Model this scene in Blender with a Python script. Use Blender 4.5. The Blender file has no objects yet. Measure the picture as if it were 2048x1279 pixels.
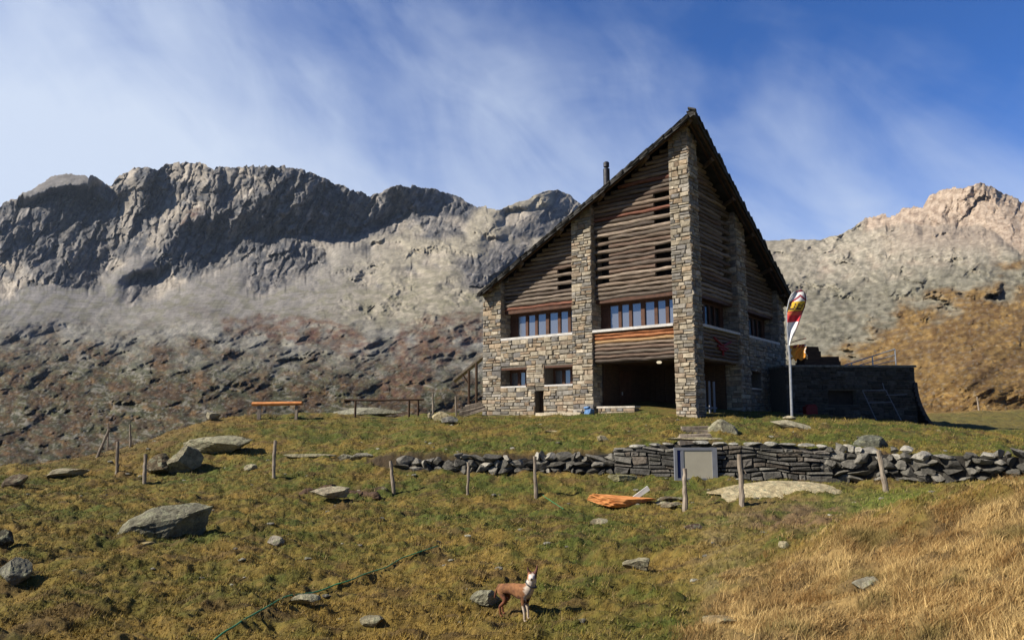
import bpy, bmesh, math, random
import numpy as np
from mathutils import Vector, Matrix
random.seed(7); RNG = np.random.default_rng(7)
SC = bpy.context.scene
COL = SC.collection
R = math.radians

# ------------------------------------------------------------------ camera model
FPX = 1450.0
PITCH = math.atan(1450 / 10340)
CP, SP = math.cos(PITCH), math.sin(PITCH)
def ray(px, py):
    u = (px - 1024) / FPX; v = (639.5 - py) / FPX
    return np.array([u, CP - v * SP, SP + v * CP])
def at(px, py, D):
    r = ray(px, py); return r * (D / r[1])
def proj(X, Y, Z):
    d = Y * CP + Z * SP
    v = (-Y * SP + Z * CP) / d
    return 1024 + FPX * X / d, 639.5 - FPX * v

# ------------------------------------------------------------------ noise
def _h(ix, iy, s):
    n = (ix.astype(np.int64) * 374761393 + iy.astype(np.int64) * 668265263 + s * 2246822519) & 0xffffffff
    n = ((n ^ (n >> 13)) * 1274126177) & 0xffffffff
    return (n ^ (n >> 16)) & 0xffffffff
def perlin(x, y, s=0):
    x = np.asarray(x, float); y = np.asarray(y, float)
    x0 = np.floor(x); y0 = np.floor(y); fx = x - x0; fy = y - y0
    def g(ix, iy, dx, dy):
        a = _h(ix, iy, s) / 4294967296.0 * 2 * np.pi
        return np.cos(a) * dx + np.sin(a) * dy
    a = g(x0, y0, fx, fy); b = g(x0 + 1, y0, fx - 1, fy)
    c = g(x0, y0 + 1, fx, fy - 1); d = g(x0 + 1, y0 + 1, fx - 1, fy - 1)
    u = fx * fx * fx * (fx * (fx * 6 - 15) + 10); v = fy * fy * fy * (fy * (fy * 6 - 15) + 10)
    return ((a + (b - a) * u) + ((c + (d - c) * u) - (a + (b - a) * u)) * v) * 1.5
def fbm(x, y, s=0, o=4, g=.5):
    t = 0; a = 1.; f = 1.
    for i in range(o):
        t = t + a * perlin(np.asarray(x) * f + 13.7 * i, np.asarray(y) * f - 7.3 * i, s + i); a *= g; f *= 2.03
    return t
def ridged(x, y, s=0, o=4, g=.5):
    t = 0; a = 1.; f = 1.
    for i in range(o):
        t = t + a * (1 - 2 * np.abs(perlin(np.asarray(x) * f + 5.1 * i, np.asarray(y) * f + 9.2 * i, s + i))); a *= g; f *= 2.07
    return t
def facets(x, y, s=0, tilt=1.):
    """broken rock: every cell is a plane of its own, with a step at its edge"""
    x0 = np.floor(x); y0 = np.floor(y); best = np.full(np.shape(x), 9.); val = np.zeros(np.shape(x))
    for i in (-1, 0, 1):
        for j in (-1, 0, 1):
            cx = x0 + i; cy = y0 + j; h1 = _h(cx, cy, s) / 4294967296.; h2 = _h(cx, cy, s + 101) / 4294967296.; h3 = _h(cx, cy, s + 202) / 4294967296.
            dx = x - cx - h1; dy = y - cy - h2; d = dx * dx + dy * dy; m = d < best
            best = np.where(m, d, best); a = h3 * 37.7
            val = np.where(m, (h3 - .5) + tilt * (np.cos(a) * dx + np.sin(a) * dy), val)
    return val
def sstep(a, b, x):
    t = np.clip((x - a) / (b - a), 0, 1); return t * t * (3 - 2 * t)
class RBF:
    def __init__(s, P, V, lam=1e-4):
        P = np.array(P, float); V = np.array(V, float); n = len(P)
        d = np.sqrt(((P[:, None] - P[None]) ** 2).sum(-1)) + 1e-9
        K = d * d * np.log(d) + lam * np.eye(n)
        Q = np.hstack([np.ones((n, 1)), P])
        A = np.block([[K, Q], [Q.T, np.zeros((3, 3))]])
        w = np.linalg.solve(A, np.concatenate([V, np.zeros(3)]))
        s.P = P; s.w = w[:n]; s.c = w[n:]
    def __call__(s, x, y):
        x = np.asarray(x, float); y = np.asarray(y, float)
        t = s.c[0] + s.c[1] * x + s.c[2] * y
        for (a, b), w in zip(s.P, s.w):
            d2 = (x - a) ** 2 + (y - b) ** 2 + 1e-12
            t = t + w * .5 * d2 * np.log(d2)
        return t
def inpoly(x, y, P):
    r = np.zeros(np.shape(x), bool); n = len(P)
    for i in range(n):
        x1, y1 = P[i]; x2, y2 = P[(i + 1) % n]
        if y1 == y2: continue
        c = ((y1 > y) != (y2 > y)) & (x < (x2 - x1) * (y - y1) / (y2 - y1) + x1)
        r ^= c
    return r

# ------------------------------------------------------------------ near ground height
WX = np.array([-5.2, -3.6, .57, 3.16, 5.39, 9.13, 12.57, 16, 20.])
WY = np.array([24, 23.5, 23, 22.5, 21.1, 19.8, 18.2, 17.2, 16.5])
WH = np.array([0, .36, .50, .66, .96, .82, .62, .40, 0.])
def wall_y(X): return np.interp(X, WX, WY)
def wall_h(X): return np.interp(X, WX, WH)
def stepz(X, Y): return wall_h(X) * sstep(-.1, .28, Y - wall_y(X) - .05)
_ctl = [(0,1279,6.2),(500,1279,6.2),(1024,1279,6.0),(1400,1279,5.4),(1800,1279,4.6),(2048,1279,3.9),
 (0,1150,9.3),(500,1150,9.8),(1024,1150,10.2),(1400,1180,8),(1030,1237,8.0),
 (0,1080,11.8),(300,1082,12.4),(700,1050,15),(1024,1060,14.5),(1300,1060,13.5),
 (0,1000,17),(289,965,23.5),(234,943,25),(548,953,22),(784,985,20.5),(936,988,20.3),(1070,992,20),(1370,1018,17.5),(1482,1006,17),(1765,982,18),
 (0,945,24),(100,928,26),(200,911,28),(300,880,31),(400,845,31),(480,833,32),(700,828,33),(850,828,33),(966,829,35.4),(1393,833,28.6),(1200,829,30.5),
 (640,880,28),(640,925,24),
 (1400,957,20.7),(1550,962,20),(1700,966,19.3),(1900,968,18.1),(2048,966,17.4),
 (1600,834,30),(1700,841,28.5),(1850,862,26),(2048,910,21.8),(1750,900,21.5),(1500,889,22.6),(1200,886,24),
 (1900,852,34),(2048,852,36),(1960,822,50),(1700,836,34),
 (2048,968,8.3),(1900,1000,8.5),(1750,1045,8.8),(1600,1090,9.0),(1450,1150,9.3),
 (1700,1020,14),(1900,985,14.5),(1500,1060,13.5),(1800,1150,6.3),(2000,1100,6),(1600,1200,7)]
_P = []; _V = []
for px, py, D in _ctl:
    q = at(px, py, D); _P.append((q[0], q[1])); _V.append(q[2] - float(stepz(q[0], q[1])))
for X, Y, Z in [(0,0,-1.62),(-3,2,-1.7),(3,1,-1.45),(0,-8,-1.6),(-12,0,-2.2),(12,0,-.6),(-30,10,-3.2),(16,9,-.5),(24,18,-1.2),(-26,22,-2.6),
   (-22,36,-3.6),(-30,32,-4.5),(-12,44,-1.6),(-4,50,-1.2),(4,38,.35),(14,45,.4),(5,46,.2),(0,58,-2.5),(12,58,-1.0),(26,62,-.5),(-20,60,-6),(36,40,.6),(36,58,.2),(-35,50,-8)]:
    _P.append((X, Y)); _V.append(Z)
_near = RBF(np.array(_P) / 10, _V, 2e-3)
def base_z(X, Y):
    return _near(np.asarray(X, float) / 10, np.asarray(Y, float) / 10) + stepz(X, Y)
def straw_mask(X, Y, Z):
    px, py = proj(X, Y, Z)
    line = np.interp(px, [1300,1380,1450,1600,1750,1900,2048,2400], [1330,1250,1160,1092,1042,1002,972,900])
    w = 14 * fbm(X * 1.3, Y * 1.3, 91, 3)
    return sstep(-22, 50, py - line + w * 2.5) * sstep(11.5, 10, Y) * sstep(1250, 1480, px)
def gz(X, Y):
    X = np.asarray(X, float); Y = np.asarray(Y, float)
    z = base_z(X, Y)
    hx = X - 7.2; hy = Y - 28.6
    lx = .6225 * hx + .7826 * hy; ly = -.7826 * hx + .6225 * hy
    inside = sstep(-1.0, -.1, lx) * sstep(-1.2, -.1, ly) * sstep(12, 11, lx) * sstep(12.0, 11.2, ly)
    am = sstep(32, 24, Y) * .6 + .4
    n = .10 * fbm(X * .75, Y * .95, 3, 3) +   .085 * fbm(X * 2.1, Y * 2.9, 17, 3) * am + .027 * ridged(X * 5.1, Y * 8.0, 31, 2) * am
    n = n + .05 * np.maximum(0, perlin(X * 1.1, Y * 1.7, 77) - .25) * 3 * am
    return z + n * (1 - .95 * inside) - .04
def ghit(px, py):
    r = ray(px, py); r = r / r[1]
    D = np.arange(3.5, 60, .02)
    Z = gz(r[0] * D, D); below = np.nonzero(Z >= r[2] * D)[0]
    d = D[below[0]] if len(below) else 40.
    return np.array([r[0] * d, d, float(gz(r[0] * d, d))])

# ------------------------------------------------------------------ materials
def newmat(name):
    m = bpy.data.materials.new(name); m.use_nodes = True
    nt = m.node_tree; b = nt.nodes['Principled BSDF']; return m, nt, b
def mat_noise(name, ca, cb, scale=5, rough=.85, bump=.3, bscale=None, dist=.02, stretch=(1,1,1), spec=.3, attr=None, amt=1.0, metal=0, detail=6, coord='Object'):
    """noise between two colours; with attr the vertex colour multiplies it"""
    m, nt, b = newmat(name); N = nt.nodes; L = nt.links
    tc = N.new('ShaderNodeTexCoord'); mp = N.new('ShaderNodeMapping'); mp.inputs['Scale'].default_value = stretch
    L.new(tc.outputs[coord], mp.inputs['Vector'])
    n = N.new('ShaderNodeTexNoise'); n.inputs['Scale'].default_value = scale; n.inputs['Detail'].default_value = detail; n.inputs['Roughness'].default_value = .65
    L.new(mp.outputs[0], n.inputs['Vector'])
    cr = N.new('ShaderNodeValToRGB'); cr.color_ramp.elements[0].position = .32; cr.color_ramp.elements[1].position = .68
    cr.color_ramp.elements[0].color = (*ca, 1); cr.color_ramp.elements[1].color = (*cb, 1)
    L.new(n.outputs['Fac'], cr.inputs[0]); out = cr.outputs[0]
    if attr:
        a = N.new('ShaderNodeAttribute'); a.attribute_name = attr
        mx = N.new('ShaderNodeMix'); mx.data_type = 'RGBA'; mx.blend_type = 'MULTIPLY'; mx.inputs[0].default_value = amt
        L.new(a.outputs['Color'], mx.inputs[6]); L.new(out, mx.inputs[7]); out = mx.outputs[2]
    L.new(out, b.inputs['Base Color'])
    b.inputs['Roughness'].default_value = rough; b.inputs['Specular IOR Level'].default_value = spec; b.inputs['Metallic'].default_value = metal
    if bump:
        n2 = N.new('ShaderNodeTexNoise'); n2.inputs['Scale'].default_value = bscale or scale * 3; n2.inputs['Detail'].default_value = 8; n2.inputs['Roughness'].default_value = .7
        L.new(mp.outputs[0], n2.inputs['Vector'])
        bp = N.new('ShaderNodeBump'); bp.inputs['Strength'].default_value = bump; bp.inputs['Distance'].default_value = dist
        L.new(n2.outputs['Fac'], bp.inputs['Height']); L.new(bp.outputs[0], b.inputs['Normal'])
    return m
M = {}
M['stone'] = mat_noise('house_stone', (.62,.60,.56), (1.2,1.2,1.2), 6, .9, .6, 22, .03, attr='Col')
M['mortar'] = mat_noise('mortar', (.09,.08,.065), (.16,.14,.11), 9, .95, .5, 30, .02)
M['drystone'] = mat_noise('dry_stone', (.5,.49,.46), (1.5,1.48,1.4), 6, .92, 1.0, 18, .05, attr='Col', detail=10)
M['boulder'] = mat_noise('boulder_rock', (.42,.41,.37), (1.5,1.5,1.42), 5.5, .92, 1.0, 13, .07, attr='Col', detail=10)
M['log'] = mat_noise('weathered_log', (.55,.5,.48), (1.35,1.3,1.25), 3, .85, .6, 14, .03, stretch=(1,1,9), attr='Col')
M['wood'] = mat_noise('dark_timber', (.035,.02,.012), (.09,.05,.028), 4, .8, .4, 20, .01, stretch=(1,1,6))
M['reveal'] = mat_noise('brown_frame', (.05,.022,.012), (.10,.045,.025), 4, .7, .2, 20, .01)
def add_lichen(m):
    nt = m.node_tree; N = nt.nodes; L = nt.links; b = N['Principled BSDF']; src = b.inputs['Base Color'].links[0].from_socket
    tc = N.new('ShaderNodeTexCoord'); n = N.new('ShaderNodeTexNoise'); n.inputs['Scale'].default_value = 7; n.inputs['Detail'].default_value = 9; n.inputs['Roughness'].default_value = .75
    L.new(tc.outputs['Object'], n.inputs['Vector'])
    r = N.new('ShaderNodeValToRGB'); r.color_ramp.elements[0].position = .53; r.color_ramp.elements[1].position = .60; L.new(n.outputs['Fac'], r.inputs[0])
    mx = N.new('ShaderNodeMix'); mx.data_type = 'RGBA'; L.new(r.outputs[0], mx.inputs[0]); L.new(src, mx.inputs[6]); mx.inputs[7].default_value = (.30,.30,.19,1)
    v = N.new('ShaderNodeTexVoronoi'); v.feature = 'DISTANCE_TO_EDGE'; v.inputs['Scale'].default_value = 2.2; mp = N.new('ShaderNodeMapping'); mp.inputs['Scale'].default_value = (1,1,2.6)
    ad = N.new('ShaderNodeVectorMath'); ad.operation = 'ADD'; L.new(tc.outputs['Object'], ad.inputs[0]); L.new(n.outputs['Color'], ad.inputs[1]); L.new(ad.outputs[0], mp.inputs[0]); L.new(mp.outputs[0], v.inputs['Vector'])
    r2 = N.new('ShaderNodeValToRGB'); r2.color_ramp.elements[0].position = .0; r2.color_ramp.elements[1].position = .035; r2.color_ramp.elements[0].color = (.30,.28,.25,1); L.new(v.outputs['Distance'], r2.inputs[0])
    m2 = N.new('ShaderNodeMix'); m2.data_type = 'RGBA'; m2.blend_type = 'MULTIPLY'; m2.inputs[0].default_value = 1; L.new(mx.outputs[2], m2.inputs[6]); L.new(r2.outputs[0], m2.inputs[7]); L.new(m2.outputs[2], b.inputs['Base Color'])
add_lichen(M['boulder'])
M['greywood'] = mat_noise('grey_wood', (.14,.11,.08), (.36,.30,.23), 9, .85, .6, 30, .01, stretch=(1,1,.25))
M['orangewood'] = mat_noise('orange_wood', (.42,.13,.035), (.78,.36,.12), 9, .75, .4, 25, .01, stretch=(.4,1,1))
M['slate'] = mat_noise('roof_slate', (.022,.021,.020), (.065,.062,.056), 2.5, .85, .6, 12, .03)
M['sill'] = mat_noise('pale_sill', (.42,.40,.37), (.62,.60,.56), 5, .8, .2, 20, .01)
M['concrete'] = mat_noise('pale_stone_cap', (.30,.27,.22), (.55,.50,.42), 5, .85, .5, 16, .02)
M['inner'] = mat_noise('dark_interior', (.02,.017,.014), (.05,.04,.033), 3, .9, .2)  # near-black stands in for the unlit interior seen through openings
M['metal'] = mat_noise('galvanised_metal', (.35,.36,.37), (.55,.56,.57), 8, .45, .1, 20, .005, metal=.6)
M['darkmetal'] = mat_noise('dark_metal', (.03,.03,.033), (.07,.07,.075), 8, .5, .1, 20, .005, metal=.5)
M['red'] = mat_noise('red_paint', (.14,.014,.014), (.22,.02,.02), 8, .6, .1)
M['white'] = mat_noise('white_paint', (.62,.62,.6), (.8,.8,.78), 6, .6, .1)
M['blue'] = mat_noise('blue_cloth', (.06,.14,.30), (.18,.32,.55), 9, .9, .4, 20, .02)
M['hose'] = mat_noise('green_hose', (.02,.16,.07), (.05,.28,.12), 9, .5, 0)
M['board'] = mat_noise('beige_board', (.44,.40,.30), (.50,.46,.35), 2, .7, .05)
M['boardframe'] = mat_noise('grey_blue_frame', (.17,.18,.205), (.23,.24,.265), 3, .6, .1)
M['navy'] = mat_noise('navy_paint', (.02,.03,.12), (.03,.05,.18), 3, .6, .1)
M['orangewood'] = M['orangewood']
M['cloth'] = mat_noise('printed_cloth', (.9,.9,.9), (1.08,1.08,1.08), 3, .8, .1, attr='Col')
M['fur'] = mat_noise('dog_coat', (.75,.72,.7), (1.25,1.25,1.25), 30, .85, .4, 90, .004, attr='Col')
M['soil'] = mat_noise('bare_soil', (.05,.03,.018), (.12,.075,.045), 8, .95, .8, 20, .04)
def glass_mat():
    m, nt, b = newmat('window_glass')
    b.inputs['Base Color'].default_value = (.30,.31,.325,1); b.inputs['Metallic'].default_value = .75; b.inputs['Roughness'].default_value = .22
    n = nt.nodes.new('ShaderNodeTexNoise'); n.inputs['Scale'].default_value = 1.7
    bp = nt.nodes.new('ShaderNodeBump'); bp.inputs['Strength'].default_value = .12; bp.inputs['Distance'].default_value = .05
    tc = nt.nodes.new('ShaderNodeTexCoord'); nt.links.new(tc.outputs['Object'], n.inputs['Vector'])
    nt.links.new(n.outputs['Fac'], bp.inputs['Height']); nt.links.new(bp.outputs[0], b.inputs['Normal'])
    return m
M['glass'] = glass_mat()
M['dimglass'] = mat_noise('shaded_window_glass', (.012,.013,.015), (.02,.022,.025), 3, .12, 0, spec=.5)  # darkened copy of the glass for the shaded front, sky reflection left out
def lamp_mat():
    m, nt, b = newmat('lamp_glow'); b.inputs['Emission Color'].default_value = (1,.85,.6,1); b.inputs['Emission Strength'].default_value = .5; return m
M['lamp'] = lamp_mat()
M['turf'] = mat_noise('turf', (.55,.55,.55), (1.4,1.4,1.4), 9, .95, .9, 26, .05, attr='Col', detail=8)
M['blade'] = mat_noise('grass_blade', (.8,.8,.8), (1.2,1.2,1.2), 2, .75, 0, attr='Col', spec=.15)
M['far'] = None
def far_mat():
    m, nt, b = newmat('mountain_side'); N = nt.nodes; L = nt.links
    a = N.new('ShaderNodeAttribute'); a.attribute_name = 'Col'
    g = N.new('ShaderNodeNewGeometry')
    def noise(sc, det, rough=.7):
        n = N.new('ShaderNodeTexNoise'); n.inputs['Scale'].default_value = sc; n.inputs['Detail'].default_value = det; n.inputs['Roughness'].default_value = rough
        L.new(g.outputs['Position'], n.inputs['Vector']); return n
    n1 = noise(.11, 9, .8)
    cr = N.new('ShaderNodeValToRGB'); cr.color_ramp.elements[0].position = .36; cr.color_ramp.elements[1].position = .64
    cr.color_ramp.elements[0].color = (.72,.72,.72,1); cr.color_ramp.elements[1].color = (1.28,1.28,1.28,1)
    L.new(n1.outputs['Fac'], cr.inputs[0])
    mx = N.new('ShaderNodeMix'); mx.data_type = 'RGBA'; mx.blend_type = 'MULTIPLY'; mx.inputs[0].default_value = 1
    L.new(a.outputs['Color'], mx.inputs[6]); L.new(cr.outputs[0], mx.inputs[7]); L.new(mx.outputs[2], b.inputs['Base Color'])
    b.inputs['Roughness'].default_value = .95; b.inputs['Specular IOR Level'].default_value = .1
    n2 = noise(.25, 8, .75)
    bp = N.new('ShaderNodeBump'); bp.inputs['Strength'].default_value = .7; bp.inputs['Distance'].default_value = 1.3
    L.new(n2.outputs['Fac'], bp.inputs['Height']); L.new(bp.outputs[0], b.inputs['Normal'])
    return m
M['far'] = far_mat()

# ------------------------------------------------------------------ mesh helpers
def tag(o, label=None, cat=None, group=None, kind=None):
    if label: o['label'] = label
    if cat: o['category'] = cat
    if group: o['group'] = group
    if kind: o['kind'] = kind
    return o
def empty(name, loc=(0,0,0), rz=0, **k):
    o = bpy.data.objects.new(name, None); COL.objects.link(o); o.location = loc; o.rotation_euler = (0,0,rz); o.empty_display_size = .2
    return tag(o, **k)
class MB:
    def __init__(s): s.v = []; s.f = []; s.c = []
    def add(s, vs, fs, col=(1,1,1)):
        k = len(s.v); s.v += [tuple(map(float, v)) for v in vs]; s.f += [tuple(i + k for i in f) for f in fs]; s.c += [col] * len(fs); return s
    def box(s, a, b, col=(1,1,1), j=0):
        x0,y0,z0 = a; x1,y1,z1 = b
        vs = [(x,y,z) for z in (z0,z1) for y in (y0,y1) for x in (x0,x1)]
        if j: vs = [tuple(q + random.uniform(-j, j) for q in v) for v in vs]
        return s.add(vs, [(0,2,3,1),(4,5,7,6),(0,1,5,4),(2,6,7,3),(0,4,6,2),(1,3,7,5)], col)
    def obox(s, c, size, rot=None, col=(1,1,1), j=0):
        h = [q / 2 for q in size]; Rm = rot or Matrix.Identity(3)
        vs = [Vector((x*h[0],y*h[1],z*h[2])) for z in (-1,1) for y in (-1,1) for x in (-1,1)]
        vs = [Rm @ (v + Vector([random.uniform(-j, j) for _ in range(3)])) + Vector(c) for v in vs]
        return s.add(vs, [(0,2,3,1),(4,5,7,6),(0,1,5,4),(2,6,7,3),(0,4,6,2),(1,3,7,5)], col)
    def tube(s, pts, rad, n=8, col=(1,1,1), cap=True, jit=0):
        pts = [Vector(p) for p in pts]; k = len(pts)
        rad = rad if hasattr(rad, '__len__') else [rad] * k
        rings = []
        up0 = Vector((0,0,1)) if abs((pts[-1] - pts[0]).normalized().z) < .9 else Vector((1,0,0))
        for i, p in enumerate(pts):
            t = (pts[min(i+1,k-1)] - pts[max(i-1,0)]).normalized()
            a = t.cross(up0).normalized(); b = t.cross(a)
            rings.append([p + (a * math.cos(2*math.pi*q/n) + b * math.sin(2*math.pi*q/n)) * rad[i] * (1 + random.uniform(-jit, jit)) for q in range(n)])
        vs = [v for r in rings for v in r]; fs = []
        for i in range(k - 1):
            for q in range(n):
                fs.append((i*n+q, i*n+(q+1)%n, (i+1)*n+(q+1)%n, (i+1)*n+q))
        if cap: fs += [tuple(range(n))[::-1], tuple(range((k-1)*n, k*n))]
        return s.add(vs, fs, col)
    def build(s, name, mat, parent=None, smooth=False, recalc=True, **k):
        me = bpy.data.meshes.new(name); me.from_pydata(s.v, [], s.f); me.update()
        ca = me.color_attributes.new('Col', 'FLOAT_COLOR', 'CORNER')
        cols = np.array(s.c, float).reshape(-1, 3)
        lt = np.array([len(f) for f in s.f]); cc = np.repeat(cols, lt, axis=0)
        ca.data.foreach_set('color', np.hstack([cc, np.ones((len(cc), 1))]).ravel())
        if recalc:
            bm = bmesh.new(); bm.from_mesh(me); bmesh.ops.recalc_face_normals(bm, faces=bm.faces); bm.to_mesh(me); bm.free()
        if smooth: me.polygons.foreach_set('use_smooth', [True] * len(me.polygons))
        me.materials.append(M[mat] if isinstance(mat, str) else mat)
        o = bpy.data.objects.new(name, me); COL.objects.link(o); o.parent = parent
        return tag(o, **k)
def grid_obj(name, V, nu, nv, C, mat, smooth=True, **k):
    """V (nu*nv,3) index i*nv+j"""
    me = bpy.data.meshes.new(name)
    i = np.arange(nu - 1)[:, None]; j = np.arange(nv - 1)[None]
    a = (i * nv + j).ravel(); q = np.stack([a, a + nv, a + nv + 1, a + 1], 1)
    me.vertices.add(len(V)); me.vertices.foreach_set('co', np.ascontiguousarray(V, dtype=np.float32).ravel())
    me.loops.add(len(q) * 4); me.loops.foreach_set('vertex_index', q.ravel().astype(np.int32))
    me.polygons.add(len(q)); me.polygons.foreach_set('loop_start', (np.arange(len(q)) * 4).astype(np.int32))
    me.polygons.foreach_set('loop_total', np.full(len(q), 4, np.int32))
    me.update(calc_edges=True)
    if smooth: me.polygons.foreach_set('use_smooth', np.ones(len(q), bool))
    ca = me.color_attributes.new('Col', 'FLOAT_COLOR', 'POINT')
    ca.data.foreach_set('color', np.hstack([C, np.ones((len(C), 1))]).astype(np.float32).ravel())
    me.materials.append(mat)
    o = bpy.data.objects.new(name, me); COL.objects.link(o); return tag(o, **k)
def lerp(a, b, t): return np.asarray(a) * (1 - t[..., None]) + np.asarray(b) * t[..., None]

# ------------------------------------------------------------------ near ground sheet
def ground_colour(X, Y, Z):
    px, py = proj(X, np.maximum(Y, .5), Z)
    n1 = fbm(X * .35, Y * .5, 41, 4); n2 = fbm(X * 1.6, Y * 2.2, 42, 4); n3 = fbm(X * 6, Y * 8, 43, 3)
    green = np.array([.074,.088,.014]); och = np.array([.205,.137,.031]); brn = np.array([.092,.055,.022])
    dry = sstep(16, 7, Y) * .27 + .14 * sstep(-.2, .8, -X / 12)
    t = np.clip(.40 + dry + .55 * n1 + .45 * n2 + .25 * n3 - .12 * sstep(18, 24, Y), 0, 1)
    C = lerp(green, och, t)
    C = lerp(C, brn, np.clip(sstep(.15, .6, fbm(X * 1.1 + 9, Y * 2.3, 45, 4)) * .65, 0, 1))
    # bright green flush behind the straw bank, worn brown patch beside the slabs
    fl = np.exp(-((px - 1830) / 210) ** 2 - ((py - 1005) / 22) ** 2) * (Y > 10.5)
    C = lerp(C, np.array([.115,.150,.022]), np.clip(fl, 0, .9))
    wr = np.exp(-((px - 1600) / 150) ** 2 - ((py - 1030) / 40) ** 2) * (Y > 10)
    C = lerp(C, np.array([.15,.095,.055]), np.clip(wr * (.6 + n2), 0, .8))
    wr = np.exp(-((px - 1450) / 60) ** 2 - ((py - 1150) / 110) ** 2) * (Y > 5)
    C = lerp(C, np.array([.24,.19,.085]), np.clip(wr * (.5 + n2), 0, .8))
    plain = sstep(31, 35, Y) * sstep(13, 18, X)
    C = lerp(C, np.array([.13,.105,.030]), plain * .7)
    gold = sstep(44, 52, Y) * sstep(12, 20, X)
    C = lerp(C, np.array([.26,.16,.05]), gold)
    left = sstep(-9, -16, X) * sstep(22, 30, Y)
    C = lerp(C, np.array([.17,.10,.04]), left * .6)
    s = straw_mask(X, Y, Z)
    C = lerp(C, lerp(np.array([.30,.20,.075]), np.array([.13,.085,.035]), np.clip(.5 + n2, 0, 1)), s)
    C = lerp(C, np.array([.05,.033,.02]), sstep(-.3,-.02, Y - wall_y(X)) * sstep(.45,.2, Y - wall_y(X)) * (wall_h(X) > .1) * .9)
    return C
def near_ground():
    nu, nv = 1300, 900
    u = np.linspace(-1.0, 1.0, nu); Y = np.geomspace(3.2, 66, nv)
    U, YY = np.meshgrid(u, Y, indexing='ij'); X = U * (YY + 1.0)
    Z = gz(X, YY)
    C = ground_colour(X.ravel(), YY.ravel(), Z.ravel())
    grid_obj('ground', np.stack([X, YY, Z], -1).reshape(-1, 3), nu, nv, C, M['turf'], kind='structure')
    xs = np.linspace(-80, 80, 260); ys = np.linspace(-50, 75, 210)
    A, B = np.meshgrid(xs, ys, indexing='ij')
    Zc = gz(A, B); infan = (np.abs(A) < .97 * (B + 1)) & (B > 3.6) & (B < 64)
    Zc = Zc - np.where(infan, .6, 0)
    C = ground_colour(A.ravel(), B.ravel(), Zc.ravel())
    grid_obj('meadow', np.stack([A, B, Zc], -1).reshape(-1, 3), 260, 210, C, M['turf'], kind='structure')
near_ground()

# ------------------------------------------------------------------ grass blades
def blades(name, n, ufn, hfn, wfn, colfn, seg2, lean, label, cat):
    X, Y = ufn(n); Z = gz(X, Y); n = len(X)
    h = hfn(X, Y, n); w = wfn(X, Y, n)
    a = RNG.uniform(0, 2*np.pi, n); la = RNG.uniform(0, 2*np.pi, n); ln = lean * RNG.uniform(.2, 1, n)
    dx, dy = np.cos(a) * w / 2, np.sin(a) * w / 2
    lx, ly = np.cos(la) * ln * h + .25 * h, np.sin(la) * ln * h
    C = colfn(X, Y, Z, n)
    base = np.stack([X, Y, Z - .01], -1)
    if not seg2:
        v = np.stack([base + np.stack([-dx,-dy,0*dx], -1), base + np.stack([dx,dy,0*dx], -1), base + np.stack([lx,ly,h], -1)], 1)
        k = 3; F = np.arange(n * 3).reshape(n, 3)
        lt = np.full(n, 3)
    else:
        mid = base + np.stack([lx*.35, ly*.35, h*.6], -1); top = base + np.stack([lx, ly, h*.98], -1)
        d = np.stack([dx,dy,0*dx], -1)
        v = np.stack([base - d, base + d, mid + d*.7, mid - d*.7, top], 1); k = 5
        b = np.arange(n)[:, None] * 5
        F = None
        loops = (b + np.array([[0,1,2,3,3,2,4]])).ravel(); lt = np.tile([4,3], n)
    if F is not None: loops = F.ravel()
    me = bpy.data.meshes.new(name); V = v.reshape(-1, 3)
    me.vertices.add(len(V)); me.vertices.foreach_set('co', V.astype(np.float32).ravel())
    me.loops.add(len(loops)); me.loops.foreach_set('vertex_index', loops.astype(np.int32))
    ls = np.concatenate([[0], np.cumsum(lt)[:-1]])
    me.polygons.add(len(lt)); me.polygons.foreach_set('loop_start', ls.astype(np.int32)); me.polygons.foreach_set('loop_total', lt.astype(np.int32))
    me.update(calc_edges=True)
    ca = me.color_attributes.new('Col', 'FLOAT_COLOR', 'POINT')
    CC = np.repeat(C, k, axis=0); ca.data.foreach_set('color', np.hstack([CC, np.ones((len(CC), 1))]).astype(np.float32).ravel())
    me.materials.append(M['blade']); o = bpy.data.objects.new(name, me); COL.objects.link(o)
    tag(o, label, cat, kind='stuff')
def in_house(X, Y):
    hx = X - 7.2; hy = Y - 28.6
    lx = .6225 * hx + .7826 * hy; ly = -.7826 * hx + .6225 * hy
    return (lx > -.15) & (ly > -.15)
def turf_pts(n):
    u = RNG.uniform(-.86, .86, n * 2); Y = 3.6 * (32 / 3.6) ** (RNG.uniform(0, 1, n * 2) ** .95)
    X = u * (Y + .6)
    c = fbm(X * 4.2, Y * 5.5, 61, 2) + .7 * fbm(X * 1.5, Y * 1.9, 62, 2)
    keep = (c + RNG.uniform(-.8, .8, len(X)) > 0) & ~in_house(X, Y) & ~((Y > wall_y(X) - .25) & (Y < wall_y(X) + .3) & (wall_h(X) > .1))
    return X[keep], Y[keep]
def turf_col(X, Y, Z, n):
    C = ground_colour(X, Y, Z); r = RNG.uniform(.65, 1.5, n)[:, None]
    C = C * r * 1.15
    st = RNG.uniform(0, 1, n) < .13
    C[st] = np.array([.29,.21,.09]) * RNG.uniform(.7, 1.15, (st.sum(), 1))
    return C
blades('grass', 430000, turf_pts, lambda X, Y, n: RNG.uniform(.018, .06, n) * (.75 + .03 * Y) * (1 + .5 * (fbm(X * 1.2, Y * 1.2, 63, 2) > .35)),
       lambda X, Y, n: RNG.uniform(.004, .009, n) * (.6 + Y * .10), turf_col, False, .9, 'short tufty olive and ochre turf covering the slope below the stone hut', 'grass')
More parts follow.
